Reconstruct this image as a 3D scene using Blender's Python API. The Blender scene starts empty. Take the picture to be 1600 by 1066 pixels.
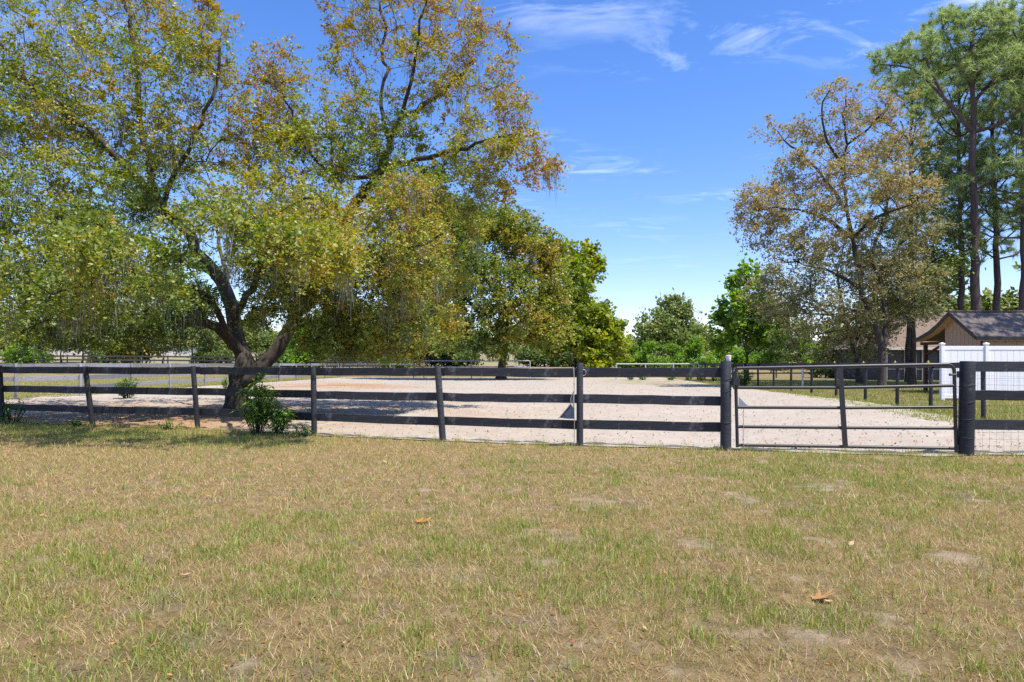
import bpy, math, random
import numpy as np
from mathutils import Vector, Matrix, Quaternion

scene = bpy.context.scene
C = scene.collection
R = math.radians
# ------------------------------------------------------------------ camera
CAM_Z, F, HOR = 1.35, 1100.0, 568.0          # eye height, focal length and horizon line, in photo pixels (1600 wide)
cam_d = bpy.data.cameras.new('camera')
cam = bpy.data.objects.new('camera', cam_d); C.objects.link(cam)
cam.location = (0, 0, CAM_Z); cam.rotation_euler = (R(90), 0, 0)
cam_d.sensor_width = 36; cam_d.lens = F / 1600 * 36
cam_d.shift_y = (HOR - 533.0) / 1600
cam_d.clip_start = 0.1; cam_d.clip_end = 8000
scene.camera = cam
# ------------------------------------------------------------------ sky and sun
SUN_EL = 66.0
SUN_AZ = math.atan2(0.80, -0.60)             # clockwise from +Y
world = bpy.data.worlds.new('World'); scene.world = world; world.use_nodes = True
def build_world():
    nt = world.node_tree; nt.nodes.clear(); L = nt.links.new
    N = lambda t: nt.nodes.new(t)
    out = N('ShaderNodeOutputWorld'); bg = N('ShaderNodeBackground'); bg.inputs['Strength'].default_value = 0.133
    sky = N('ShaderNodeTexSky'); sky.sky_type = 'NISHITA'; sky.sun_disc = False
    sky.sun_elevation = R(SUN_EL); sky.sun_rotation = SUN_AZ
    sky.altitude = 0; sky.air_density = 1.0; sky.dust_density = 0.5; sky.ozone_density = 2.0
    hs = N('ShaderNodeHueSaturation'); hs.inputs['Saturation'].default_value = 1.26; hs.inputs['Value'].default_value = 1.0
    tint = N('ShaderNodeMix'); tint.data_type = 'RGBA'; tint.blend_type = 'MULTIPLY'; tint.inputs['Factor'].default_value = 1.0; tint.inputs['B'].default_value = (0.88, 0.83, 0.96, 1)
    L(sky.outputs[0], tint.inputs['A']); L(tint.outputs['Result'], hs.inputs['Color'])
    # thin cirrus: wispy noise on a plane high above, over the whole sky
    tc = N('ShaderNodeTexCoord'); sep = N('ShaderNodeSeparateXYZ'); L(tc.outputs['Generated'], sep.inputs[0])
    mz = N('ShaderNodeMath'); mz.operation = 'MAXIMUM'; mz.inputs[1].default_value = 0.03; L(sep.outputs['Z'], mz.inputs[0])
    def div(a):
        m = N('ShaderNodeMath'); m.operation = 'DIVIDE'; L(sep.outputs[a], m.inputs[0]); L(mz.outputs[0], m.inputs[1]); return m.outputs[0]
    cmb = N('ShaderNodeCombineXYZ'); L(div('X'), cmb.inputs[0]); L(div('Y'), cmb.inputs[1])
    mp = N('ShaderNodeMapping'); mp.inputs['Location'].default_value = (2.75, 7.95, 0); mp.inputs['Rotation'].default_value = (0, 0, R(-28)); mp.inputs['Scale'].default_value = (1.0, 1.5, 1)
    L(cmb.outputs[0], mp.inputs[0])
    n1 = N('ShaderNodeTexNoise'); n1.inputs['Scale'].default_value = 2.6; n1.inputs['Detail'].default_value = 11; n1.inputs['Roughness'].default_value = 0.66; n1.inputs['Distortion'].default_value = 0.7
    L(mp.outputs[0], n1.inputs['Vector'])
    n2 = N('ShaderNodeTexNoise'); n2.inputs['Scale'].default_value = 0.75; n2.inputs['Detail'].default_value = 3
    L(mp.outputs[0], n2.inputs['Vector'])
    r1 = N('ShaderNodeMapRange'); r1.inputs[1].default_value = 0.50; r1.inputs[2].default_value = 0.80; L(n1.outputs[0], r1.inputs[0])
    r2 = N('ShaderNodeMapRange'); r2.inputs[1].default_value = 0.49; r2.inputs[2].default_value = 0.66; L(n2.outputs[0], r2.inputs[0])
    mm = N('ShaderNodeMath'); mm.operation = 'MULTIPLY'; L(r1.outputs[0], mm.inputs[0]); L(r2.outputs[0], mm.inputs[1])
    # no clouds close to the horizon
    r3 = N('ShaderNodeMapRange'); r3.inputs[1].default_value = 0.10; r3.inputs[2].default_value = 0.30; r3.inputs[4].default_value = 0.48; L(sep.outputs['Z'], r3.inputs[0])
    m2 = N('ShaderNodeMath'); m2.operation = 'MULTIPLY'; L(mm.outputs[0], m2.inputs[0]); L(r3.outputs[0], m2.inputs[1])
    mix = N('ShaderNodeMix'); mix.data_type = 'RGBA'; mix.inputs['B'].default_value = (8.2, 8.6, 9.6, 1)
    L(m2.outputs[0], mix.inputs['Factor']); L(hs.outputs[0], mix.inputs['A'])
    L(mix.outputs['Result'], bg.inputs['Color']); L(bg.outputs[0], out.inputs[0])
build_world()
sun_d = bpy.data.lights.new('sun', 'SUN'); sun_d.energy = 3.9; sun_d.angle = R(0.53); sun_d.color = (1.0, 0.95, 0.87)
sun = bpy.data.objects.new('sun', sun_d); C.objects.link(sun)
to_sun = Vector((math.sin(SUN_AZ) * math.cos(R(SUN_EL)), math.cos(SUN_AZ) * math.cos(R(SUN_EL)), math.sin(R(SUN_EL))))
sun.rotation_euler = to_sun.to_track_quat('Z', 'Y').to_euler()
sun.location = (20, -20, 60)
vs = scene.view_settings
vs.view_transform = 'Standard'; vs.look = 'None'; vs.gamma = 1.0; vs.exposure = 0.95; vs.use_curve_mapping = False
cy = scene.cycles
cy.use_denoising = False
cy.max_bounces = 8; cy.diffuse_bounces = 5; cy.glossy_bounces = 2; cy.transmission_bounces = 4; cy.transparent_max_bounces = 4
cy.sample_clamp_indirect = 4.0
cy.caustics_reflective = False; cy.caustics_refractive = False

# ------------------------------------------------------------------ helpers
def tag(o, label=None, cat=None, group=None, kind=None):
    if label: o['label'] = label
    if cat: o['category'] = cat
    if group: o['group'] = group
    if kind: o['kind'] = kind
    return o
def PX(px, d): return (px - 800.0) * d / F
def PZ(py, d): return CAM_Z + (HOR - py) * d / F
def P(px, py, d): return np.array((PX(px, d), d, PZ(py, d)))
def gd(py): return F * CAM_Z / (py - HOR)      # distance of flat ground seen on a pixel row

def obj(name, me, mat=None, parent=None, loc=None, rot=None):
    o = bpy.data.objects.new(name, me); C.objects.link(o)
    if mat is not None and me is not None and not me.materials: me.materials.append(mat)
    if parent is not None: o.parent = parent
    if loc is not None: o.location = loc
    if rot is not None: o.rotation_euler = rot
    return o
def empty(name, loc=(0, 0, 0), rz=0.0):
    o = bpy.data.objects.new(name, None); C.objects.link(o)
    o.location = loc; o.rotation_euler = (0, 0, rz); o.empty_display_size = 0.2
    return o
def thing(name, label, cat, loc=(0, 0, 0), rz=0.0, group=None):
    return tag(empty(name, loc, rz), label, cat, group)
def copy_tree(o, parent=None):
    c = o.copy(); C.objects.link(c); c.parent = parent
    for ch in list(o.children): copy_tree(ch, c)
    return c

def mesh_np(name, V, polys, smooth=False, face_attr=None, point_attr=None):
    """polys: list of (n,k) index arrays"""
    V = np.asarray(V, np.float32)
    me = bpy.data.meshes.new(name)
    me.vertices.add(len(V)); me.vertices.foreach_set('co', V.ravel())
    loops = np.concatenate([np.asarray(p, np.int32).ravel() for p in polys])
    sizes = np.concatenate([np.full(len(p), np.asarray(p).shape[1], np.int32) for p in polys])
    starts = np.concatenate(([0], np.cumsum(sizes)[:-1])).astype(np.int32)
    me.loops.add(len(loops)); me.loops.foreach_set('vertex_index', loops)
    me.polygons.add(len(sizes)); me.polygons.foreach_set('loop_start', starts)
    if smooth: me.polygons.foreach_set('use_smooth', np.ones(len(sizes), bool))
    me.update(calc_edges=True)
    for nm, arr in (face_attr or {}).items():
        a = me.attributes.new(nm, 'FLOAT', 'FACE'); a.data.foreach_set('value', np.asarray(arr, np.float32))
    for nm, arr in (point_attr or {}).items():
        a = me.attributes.new(nm, 'FLOAT', 'POINT'); a.data.foreach_set('value', np.asarray(arr, np.float32))
    return me

class MB:
    """collects simple shapes into one mesh"""
    def __init__(s): s.v = []; s.f = []; s.n = 0; s.sm = []
    def add(s, verts, faces, smooth=False):
        s.v += [tuple(v) for v in verts]
        s.f += [tuple(i + s.n for i in f) for f in faces]; s.sm += [smooth] * len(faces)
        s.n += len(verts); return s
    def hexa(s, a):      # 8 corners: bottom 4 ccw, top 4 ccw
        return s.add(a, [(3, 2, 1, 0), (4, 5, 6, 7), (0, 1, 5, 4), (1, 2, 6, 5), (2, 3, 7, 6), (3, 0, 4, 7)])
    def box(s, x0, x1, y0, y1, z0, z1):
        return s.hexa([(x0, y0, z0), (x1, y0, z0), (x1, y1, z0), (x0, y1, z0), (x0, y0, z1), (x1, y0, z1), (x1, y1, z1), (x0, y1, z1)])
    def bar(s, p, q, w, h, up=(0, 0, 1), ch=0.0):
        """beam from p to q, w across (horizontal), h along up, with chamfered edges"""
        p, q, up = Vector(p), Vector(q), Vector(up)
        d = (q - p).normalized(); side = d.cross(up).normalized(); u = side.cross(d).normalized()
        a, b = w / 2, h / 2
        c = ch if ch else min(w, h) * 0.12
        ring = [(-a + c, -b), (a - c, -b), (a, -b + c), (a, b - c), (a - c, b), (-a + c, b), (-a, b - c), (-a, -b + c)]
        vs_ = [p + side * x + u * y for x, y in ring] + [q + side * x + u * y for x, y in ring]
        fs = [(i, (i + 1) % 8, 8 + (i + 1) % 8, 8 + i) for i in range(8)] + [tuple(range(7, -1, -1)), tuple(range(8, 16))]
        return s.add(vs_, fs)
    def tube(s, pts, rad, n=8, cap=True, smooth=True):
        pts = [Vector(p) for p in pts]; m = len(pts)
        if not hasattr(rad, '__len__'): rad = [rad] * m
        t0 = (pts[1] - pts[0]).normalized()
        u = t0.orthogonal().normalized(); vs_, fs = [], []
        for i in range(m):
            t = (pts[min(i + 1, m - 1)] - pts[max(i - 1, 0)]).normalized()
            u = (u - t * u.dot(t)).normalized(); w = t.cross(u)
            vs_ += [pts[i] + (u * math.cos(2 * math.pi * k / n) + w * math.sin(2 * math.pi * k / n)) * rad[i] for k in range(n)]
        for i in range(m - 1):
            for k in range(n):
                fs.append((i * n + k, i * n + (k + 1) % n, (i + 1) * n + (k + 1) % n, (i + 1) * n + k))
        s.add(vs_, fs, smooth)
        if cap:
            s.add(vs_[:n], [tuple(range(n - 1, -1, -1))]); s.add(vs_[-n:], [tuple(range(n))])
        return s
    def mesh(s, name='m'):
        me = bpy.data.meshes.new(name); me.from_pydata(s.v, [], s.f); me.update()
        me.polygons.foreach_set('use_smooth', s.sm); return me
    def build(s, name, mat, parent=None, loc=None, rot=None): return obj(name, s.mesh(name), mat, parent, loc, rot)

# value noise for scattering
def _hash(ix, iy, seed):
    h = (ix.astype(np.int64) * 374761393 + iy.astype(np.int64) * 668265263 + seed * 1442695041) & 0x7fffffff
    h = ((h ^ (h >> 13)) * 1274126177) & 0x7fffffff
    return ((h ^ (h >> 16)) & 0xffff) / 65535.0
def vnoise(x, y, scale, seed=0, octv=3):
    x = np.asarray(x, float) * scale; y = np.asarray(y, float) * scale
    tot = np.zeros_like(x); amp, s = 1.0, 0.0
    for o in range(octv):
        ix, iy = np.floor(x), np.floor(y); fx, fy = x - ix, y - iy
        fx = fx * fx * (3 - 2 * fx); fy = fy * fy * (3 - 2 * fy)
        a, b = _hash(ix, iy, seed + o), _hash(ix + 1, iy, seed + o); c, d = _hash(ix, iy + 1, seed + o), _hash(ix + 1, iy + 1, seed + o)
        tot += amp * ((a * (1 - fx) + b * fx) * (1 - fy) + (c * (1 - fx) + d * fx) * fy); s += amp
        amp *= 0.5; x = x * 2.03 + 17.1; y = y * 2.03 + 5.3
    return tot / s
def sstep(a, b, x):
    t = np.clip((np.asarray(x, float) - a) / (b - a), 0, 1); return t * t * (3 - 2 * t)

# ------------------------------------------------------------------ materials
def new_mat(name):
    m = bpy.data.materials.new(name); m.use_nodes = True; nt = m.node_tree; nt.nodes.clear()
    out = nt.nodes.new('ShaderNodeOutputMaterial'); return m, nt, out
def ramp(nt, fac, stops):
    r = nt.nodes.new('ShaderNodeValToRGB'); e = r.color_ramp.elements
    while len(e) > 1: e.remove(e[-1])
    e[0].position = stops[0][0]; e[0].color = (*stops[0][1], 1)
    for p, c in stops[1:]:
        k = e.new(p); k.color = (*c, 1)
    if fac is not None: nt.links.new(fac, r.inputs[0])
    return r.outputs[0]
def noise(nt, scale, detail=4, rough=0.6, vec=None, dist=0.0):
    n = nt.nodes.new('ShaderNodeTexNoise'); n.inputs['Scale'].default_value = scale; n.inputs['Detail'].default_value = detail
    n.inputs['Roughness'].default_value = rough; n.inputs['Distortion'].default_value = dist
    if vec is not None: nt.links.new(vec, n.inputs['Vector'])
    return n.outputs[0]
def coords(nt, kind='Object', scale=None):
    t = nt.nodes.new('ShaderNodeTexCoord')
    if scale is None: return t.outputs[kind]
    m = nt.nodes.new('ShaderNodeMapping'); m.inputs['Scale'].default_value = scale
    nt.links.new(t.outputs[kind], m.inputs[0]); return m.outputs[0]
def attr(nt, name):
    a = nt.nodes.new('ShaderNodeAttribute'); a.attribute_name = name; return a.outputs['Fac']
def mixc(nt, fac, a, b, mode='MIX'):
    m = nt.nodes.new('ShaderNodeMix'); m.data_type = 'RGBA'; m.blend_type = mode
    if isinstance(fac, float): m.inputs['Factor'].default_value = fac
    else: nt.links.new(fac, m.inputs['Factor'])
    for k, v in (('A', a), ('B', b)):
        if isinstance(v, tuple): m.inputs[k].default_value = (*v, 1)
        else: nt.links.new(v, m.inputs[k])
    return m.outputs['Result']
def mrange(nt, v, a, b, c=0.0, d=1.0):
    r = nt.nodes.new('ShaderNodeMapRange'); nt.links.new(v, r.inputs[0])
    for i, x in enumerate((a, b, c, d)): r.inputs[1 + i].default_value = x
    return r.outputs[0]
def principled(nt, out, col, rough=0.7, bump=None, bstr=0.3, bdist=0.01, spec=0.4, metallic=0.0):
    b = nt.nodes.new('ShaderNodeBsdfPrincipled')
    if isinstance(col, tuple): b.inputs['Base Color'].default_value = (*col, 1)
    else: nt.links.new(col, b.inputs['Base Color'])
    if isinstance(rough, float): b.inputs['Roughness'].default_value = rough
    else: nt.links.new(rough, b.inputs['Roughness'])
    b.inputs['Specular IOR Level'].default_value = spec; b.inputs['Metallic'].default_value = metallic
    if bump is not None:
        k = nt.nodes.new('ShaderNodeBump'); k.inputs['Strength'].default_value = bstr; k.inputs['Distance'].default_value = bdist
        nt.links.new(bump, k.inputs['Height']); nt.links.new(k.outputs[0], b.inputs['Normal'])
    nt.links.new(b.outputs[0], out.inputs[0]); return b

def leaf_mat(name, stops, trans=0.35, gloss=0.04, rough=0.55):
    m, nt, out = new_mat(name)
    col = ramp(nt, attr(nt, 'tone'), stops)
    d = nt.nodes.new('ShaderNodeBsdfDiffuse'); t = nt.nodes.new('ShaderNodeBsdfTranslucent'); g = nt.nodes.new('ShaderNodeBsdfGlossy')
    g.inputs['Roughness'].default_value = rough; g.inputs['Color'].default_value = (0.9, 0.95, 1, 1)
    nt.links.new(col, d.inputs[0])
    hs = nt.nodes.new('ShaderNodeHueSaturation'); hs.inputs['Saturation'].default_value = 1.15; hs.inputs['Value'].default_value = 1.3
    nt.links.new(col, hs.inputs['Color']); nt.links.new(hs.outputs[0], t.inputs[0])
    a = nt.nodes.new('ShaderNodeMixShader'); a.inputs[0].default_value = trans
    nt.links.new(d.outputs[0], a.inputs[1]); nt.links.new(t.outputs[0], a.inputs[2])
    b = nt.nodes.new('ShaderNodeMixShader'); b.inputs[0].default_value = gloss
    nt.links.new(a.outputs[0], b.inputs[1]); nt.links.new(g.outputs[0], b.inputs[2])
    nt.links.new(b.outputs[0], out.inputs[0]); return m

M = {}
M['oak_leaf'] = leaf_mat('oak_leaf', [(0.0, (0.06, 0.115, 0.03)), (0.35, (0.18, 0.245, 0.037)), (0.6, (0.345, 0.335, 0.047)), (0.8, (0.40, 0.255, 0.05)), (1.0, (0.27, 0.15, 0.05))], 0.42, 0.035, 0.5)
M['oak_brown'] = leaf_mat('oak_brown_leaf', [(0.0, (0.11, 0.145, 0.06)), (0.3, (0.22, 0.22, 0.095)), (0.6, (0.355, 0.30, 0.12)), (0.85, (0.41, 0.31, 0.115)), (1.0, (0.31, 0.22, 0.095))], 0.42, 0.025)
M['green_leaf'] = leaf_mat('broad_green_leaf', [(0.0, (0.06, 0.12, 0.02)), (0.5, (0.14, 0.26, 0.03)), (1.0, (0.26, 0.38, 0.045))], 0.48, 0.025)
M['yellow_leaf'] = leaf_mat('yellow_green_leaf', [(0.0, (0.09, 0.15, 0.018)), (0.5, (0.26, 0.32, 0.028)), (1.0, (0.44, 0.43, 0.04))], 0.5, 0.025)
M['olive_leaf'] = leaf_mat('olive_leaf', [(0.0, (0.08, 0.125, 0.035)), (0.5, (0.20, 0.25, 0.06)), (1.0, (0.35, 0.36, 0.10))], 0.45, 0.025)
M['pine_needle'] = leaf_mat('pine_needle', [(0.0, (0.09, 0.15, 0.05)), (0.5, (0.24, 0.33, 0.10)), (1.0, (0.45, 0.52, 0.19))], 0.45, 0.05, 0.5)
M['shrub_leaf'] = leaf_mat('shrub_leaf', [(0.0, (0.05, 0.14, 0.025)), (0.6, (0.13, 0.26, 0.035)), (1.0, (0.30, 0.46, 0.06))], 0.42, 0.05)
M['moss'] = leaf_mat('spanish_moss', [(0.0, (0.14, 0.15, 0.13)), (1.0, (0.30, 0.31, 0.27))], 0.3, 0.0)
M['grass'] = leaf_mat('grass_blade', [(0.0, (0.50, 0.35, 0.165)), (0.28, (0.41, 0.295, 0.115)), (0.45, (0.39, 0.37, 0.07)), (0.7, (0.27, 0.36, 0.05)), (1.0, (0.18, 0.30, 0.04))], 0.35, 0.04)
M['dead_leaf'] = leaf_mat('dead_leaf', [(0.0, (0.52, 0.40, 0.26)), (0.4, (0.50, 0.24, 0.05)), (0.8, (0.30, 0.13, 0.04)), (1.0, (0.16, 0.08, 0.04))], 0.25, 0.03)

def bark(name, c1, c2, sc=9.0):
    m, nt, out = new_mat(name)
    v = coords(nt, 'Object', (1, 1, 0.22)); n = noise(nt, sc, 7, 0.7, v, 0.6); n2 = noise(nt, 1.3, 4, 0.6)
    col = mixc(nt, mrange(nt, n2, 0.4, 0.7), ramp(nt, n, [(0.33, c1), (0.66, c2)]), tuple(x * 0.75 + 0.05 for x in c2))
    principled(nt, out, col, 0.92, n, 0.9, 0.04, 0.15); return m
M['oak_bark'] = bark('oak_bark', (0.018, 0.014, 0.012), (0.075, 0.057, 0.044))
M['pine_bark'] = bark('pine_bark', (0.032, 0.024, 0.023), (0.14, 0.10, 0.088), 5.0)

def fence_paint(name, c1, c2, grey, wear=0.6):
    m, nt, out = new_mat(name)
    tcx = coords(nt, 'Object', (1, 1, 1))
    g = nt.nodes.new('ShaderNodeMapping'); g.inputs['Scale'].default_value = (0.9, 9, 16); nt.links.new(tcx, g.inputs[0])
    n = noise(nt, 5.0, 8, 0.7, g.outputs[0], 0.3)
    oi = nt.nodes.new('ShaderNodeObjectInfo')
    col = ramp(nt, n, [(0.35, c1), (0.62, c2)])
    w = noise(nt, 2.3, 6, 0.75, tcx)
    col = mixc(nt, mrange(nt, w, wear, wear + 0.12), col, grey)
    hs = nt.nodes.new('ShaderNodeHueSaturation'); nt.links.new(col, hs.inputs['Color'])
    nt.links.new(mrange(nt, oi.outputs['Random'], 0, 1, 0.7, 1.5), hs.inputs['Value'])
    principled(nt, out, hs.outputs[0], 0.62, n, 0.5, 0.006, 0.35); return m
M['black_board'] = fence_paint('black_fence_paint', (0.013, 0.014, 0.016), (0.036, 0.038, 0.044), (0.13, 0.125, 0.125), 0.555)
M['grey_board'] = fence_paint('weathered_grey_board', (0.14, 0.14, 0.155), (0.28, 0.28, 0.305), (0.10, 0.095, 0.09), 0.58)
M['brown_board'] = fence_paint('dark_brown_board', (0.035, 0.03, 0.028), (0.07, 0.06, 0.055), (0.15, 0.13, 0.11), 0.6)

def plain(name, col, rough=0.5, spec=0.4, metallic=0.0, var=0.12, sc=6.0):
    m, nt, out = new_mat(name)
    n = noise(nt, sc, 6, 0.65)
    c = mixc(nt, mrange(nt, n, 0.3, 0.7), tuple(x * (1 - var) for x in col), tuple(min(1, x * (1 + var)) for x in col))
    principled(nt, out, c, rough, n, 0.12, 0.005, spec, metallic); return m
M['gate_metal'] = plain('black_gate_pipe', (0.03, 0.028, 0.028), 0.42, 0.5, 0.0, 0.3, 20)
M['steel'] = plain('galvanised_steel', (0.38, 0.39, 0.41), 0.45, 0.5, 0.5)
M['pipe_white'] = plain('pale_grey_pipe', (0.46, 0.47, 0.47), 0.5)
M['vinyl'] = plain('white_vinyl', (0.86, 0.86, 0.86), 0.35, 0.4, 0, 0.02)
M['wire'] = plain('wire', (0.07, 0.07, 0.075), 0.5, 0.4)
M['yellow_plastic'] = plain('yellow_plastic', (0.75, 0.58, 0.04), 0.4)
M['white_plastic'] = plain('white_plastic', (0.78, 0.77, 0.78), 0.4)
M['pink_plastic'] = plain('pink_plastic', (0.70, 0.38, 0.45), 0.4)
M['rope'] = plain('grey_rope', (0.30, 0.29, 0.27), 0.8, 0.2, 0, 0.3, 60)
M['bag_blue'] = plain('faded_blue_canvas', (0.05, 0.065, 0.095), 0.85, 0.2, 0, 0.4, 14)
M['bag_trim'] = plain('tan_webbing', (0.34, 0.29, 0.25), 0.8, 0.2, 0, 0.3, 30)
M['dark_wood'] = plain('dark_brown_wood', (0.065, 0.032, 0.022), 0.7, 0.3, 0, 0.3)
M['fascia'] = plain('dark_fascia', (0.05, 0.045, 0.04), 0.6)
M['soffit'] = plain('tan_soffit', (0.50, 0.36, 0.24), 0.7)
M['cream_wall'] = plain('cream_wall', (0.66, 0.60, 0.52), 0.8)
M['porch_screen'] = plain('porch_screen', (0.05, 0.052, 0.06), 0.5)
M['glass'] = plain('dark_window_glass', (0.04, 0.05, 0.07), 0.12, 0.6)
M['bright_roof'] = plain('pale_metal_roof', (0.72, 0.70, 0.68), 0.4)
M['red_roof'] = plain('terracotta_roof', (0.42, 0.20, 0.09), 0.8)
def siding():
    m, nt, out = new_mat('tan_board_siding')
    v = coords(nt, 'Object'); n = noise(nt, 7, 5, 0.6, v)
    principled(nt, out, ramp(nt, n, [(0.3, (0.40, 0.28, 0.19)), (0.7, (0.47, 0.34, 0.235))]), 0.8, n, 0.2, 0.004, 0.25); return m
M['siding'] = siding()
def shingles(name, c1, c2):
    m, nt, out = new_mat(name)
    v = coords(nt, 'Object')
    br = nt.nodes.new('ShaderNodeTexBrick'); nt.links.new(v, br.inputs['Vector'])
    br.inputs['Scale'].default_value = 1.0; br.inputs['Brick Width'].default_value = 0.25; br.inputs['Row Height'].default_value = 0.12; br.inputs['Mortar Size'].default_value = 0.006
    br.inputs['Color1'].default_value = (*c1, 1); br.inputs['Color2'].default_value = (*c2, 1); br.inputs['Mortar'].default_value = (c1[0] * .4, c1[1] * .4, c1[2] * .4, 1)
    n = noise(nt, 30, 5, 0.7, v)
    principled(nt, out, mixc(nt, 0.5, br.outputs[0], ramp(nt, n, [(0.3, c1), (0.7, c2)])), 0.9, n, 0.5, 0.01, 0.2); return m
M['shingle'] = shingles('brown_shingle', (0.11, 0.092, 0.082), (0.17, 0.14, 0.12))
M['shingle_light'] = shingles('light_brown_shingle', (0.14, 0.10, 0.075), (0.23, 0.17, 0.125))

def ground_mat():
    m, nt, out = new_mat('ground_turf')
    pos = nt.nodes.new('ShaderNodeNewGeometry').outputs['Position']
    n1 = noise(nt, 0.8, 5, 0.65, pos); n2 = noise(nt, 7.0, 7, 0.7, pos); n3 = noise(nt, 60.0, 6, 0.75, pos)
    thatch = ramp(nt, n2, [(0.28, (0.15, 0.10, 0.046)), (0.5, (0.275, 0.192, 0.09)), (0.72, (0.42, 0.305, 0.155))])
    green = ramp(nt, n3, [(0.3, (0.10, 0.11, 0.03)), (0.7, (0.17, 0.165, 0.055))])
    gm = nt.nodes.new('ShaderNodeMath'); gm.operation = 'MULTIPLY'; nt.links.new(mrange(nt, n1, 0.36, 0.62), gm.inputs[0]); nt.links.new(attr(nt, 'green'), gm.inputs[1])
    c = mixc(nt, gm.outputs[0], thatch, green)
    # fine litter speckle, then dark soil specks that also paint tiny shadows
    c = mixc(nt, mrange(nt, n3, 0.60, 0.72, 0.0, 0.55), c, (0.30, 0.23, 0.14))
    c = mixc(nt, mrange(nt, n3, 0.46, 0.34, 0.0, 0.75), c, (0.10, 0.073, 0.047))
    c = mixc(nt, mrange(nt, noise(nt, 2.1, 5, 0.7, pos), 0.52, 0.66, 0.0, 0.7), c, (0.22, 0.175, 0.13))
    sand = ramp(nt, n3, [(0.3, (0.36, 0.275, 0.175)), (0.7, (0.50, 0.40, 0.28))])
    sp = nt.nodes.new('ShaderNodeMath'); sp.operation = 'ADD'; nt.links.new(attr(nt, 'sand'), sp.inputs[0]); nt.links.new(mrange(nt, n2, 0.35, 0.65, -0.28, 0.28), sp.inputs[1])
    c = mixc(nt, mrange(nt, sp.outputs[0], 0.38, 1.0, 0, .75), c, sand)
    # pale dry fields far away
    far = ramp(nt, noise(nt, 0.05, 4, 0.6, pos), [(0.35, (0.21, 0.17, 0.085)), (0.5, (0.28, 0.23, 0.14)), (0.62, (0.14, 0.16, 0.055))])
    c = mixc(nt, attr(nt, 'far'), c, far)
    hsum = nt.nodes.new('ShaderNodeMath'); hsum.operation = 'ADD'; nt.links.new(n2, hsum.inputs[0]); nt.links.new(n3, hsum.inputs[1])
    principled(nt, out, c, 0.95, hsum.outputs[0], 0.85, 0.036, 0.1); return m
M['ground'] = ground_mat()
def sand_mat():
    m, nt, out = new_mat('arena_sand')
    pos = nt.nodes.new('ShaderNodeNewGeometry').outputs['Position']
    n1 = noise(nt, 0.25, 4, 0.6, pos); n2 = noise(nt, 3.2, 5, 0.6, pos); n3 = noise(nt, 26.0, 6, 0.7, pos)
    c = ramp(nt, n2, [(0.3, (0.335, 0.288, 0.228)), (0.7, (0.40, 0.355, 0.292))])
    c = mixc(nt, mrange(nt, n3, 0.60, 0.74, 0.0, 0.8), c, (0.24, 0.19, 0.145))
    c = mixc(nt, mrange(nt, n1, 0.42, 0.62, 0.0, 0.45), c, (0.32, 0.27, 0.21))
    c = mixc(nt, attr(nt, 'litter'), c, mixc(nt, mrange(nt, n3, 0.35, 0.65), (0.24, 0.13, 0.065), (0.40, 0.25, 0.12)))  # mask holds leaf litter and the painted brown oak shade
    c = mixc(nt, attr(nt, 'weed'), c, mixc(nt, mrange(nt, n3, 0.4, 0.6), (0.16, 0.17, 0.05), (0.32, 0.27, 0.15)))
    hsum = nt.nodes.new('ShaderNodeMath'); hsum.operation = 'MULTIPLY_ADD'; nt.links.new(n3, hsum.inputs[0]); hsum.inputs[1].default_value = 0.35; nt.links.new(n2, hsum.inputs[2])
    principled(nt, out, c, 0.95, hsum.outputs[0], 0.5, 0.06, 0.1); return m
M['sand'] = sand_mat()

# ------------------------------------------------------------------ terrain
def gz(x, y):
    x = np.asarray(x, float); y = np.asarray(y, float)
    z = 0.9 * sstep(70, 84, y) + 3.4 * sstep(95, 190, y)
    near = sstep(2, 6, y)
    z = z + 0.05 * (vnoise(x, y, 0.35, 3, 2) - 0.5) * (1 - sstep(40, 70, y)) * (0.4 + 0.6 * (1 - near))
    return z
# front fence line: post positions (x, y) measured from the photograph
POSTS = [(-19.6, 19.6), (-16.9, 18.5), (-14.5, 17.45), (PX(4, 16.3), 16.3), (PX(145, 15.2), 15.2), (PX(309, 14.4), 14.4), (PX(491, 13.15), 13.15),
         (PX(692, 12.2), 12.2), (PX(906, 11.5), 11.5), (PX(1134, 10.95), 10.95)]
GATE_R = (PX(1509, 10.35), 10.35)
FL = np.array(POSTS + [GATE_R, (11.2, 10.1), (16.0, 9.9)])
def fence_y(x): return np.interp(x, FL[:, 0], FL[:, 1])
RIGHT = [(11.2, 10.1), (11.3, 13.6), (11.45, 17.1), (12.25, 20.6), (12.75, 23.3), (13.15, 26.2), (13.45, 29.2), (13.7, 32.2), (13.95, 35.2), (14.2, 38.2), (14.4, 41.2), (14.6, 44.2), (14.8, 47.2), (15.0, 50.2), (15.2, 53.2), (15.4, 56.2), (15.6, 59.2), (15.75, 62.0)]
RL = np.array(RIGHT)
def right_x(y): return np.interp(y, RL[:, 1], RL[:, 0])
LEFT = [(-19.3, 19.8), (-19.2, 22.6), (PX(24, 26.5), 26.5), (PX(126, 28.9), 28.9), (-18.1, 33.5), (PX(266, 38), 38.0), (-18.1, 41.5), (PX(370, 45), 45.0), (-17.4, 48.5), (-17.2, 52.0), (-17.0, 55.5), (-16.8, 59.0), (-16.6, 62.5), (-16.3, 66.0)]
LLN = np.array(LEFT)
def left_x(y): return np.interp(y, LLN[:, 1], LLN[:, 0])

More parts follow.
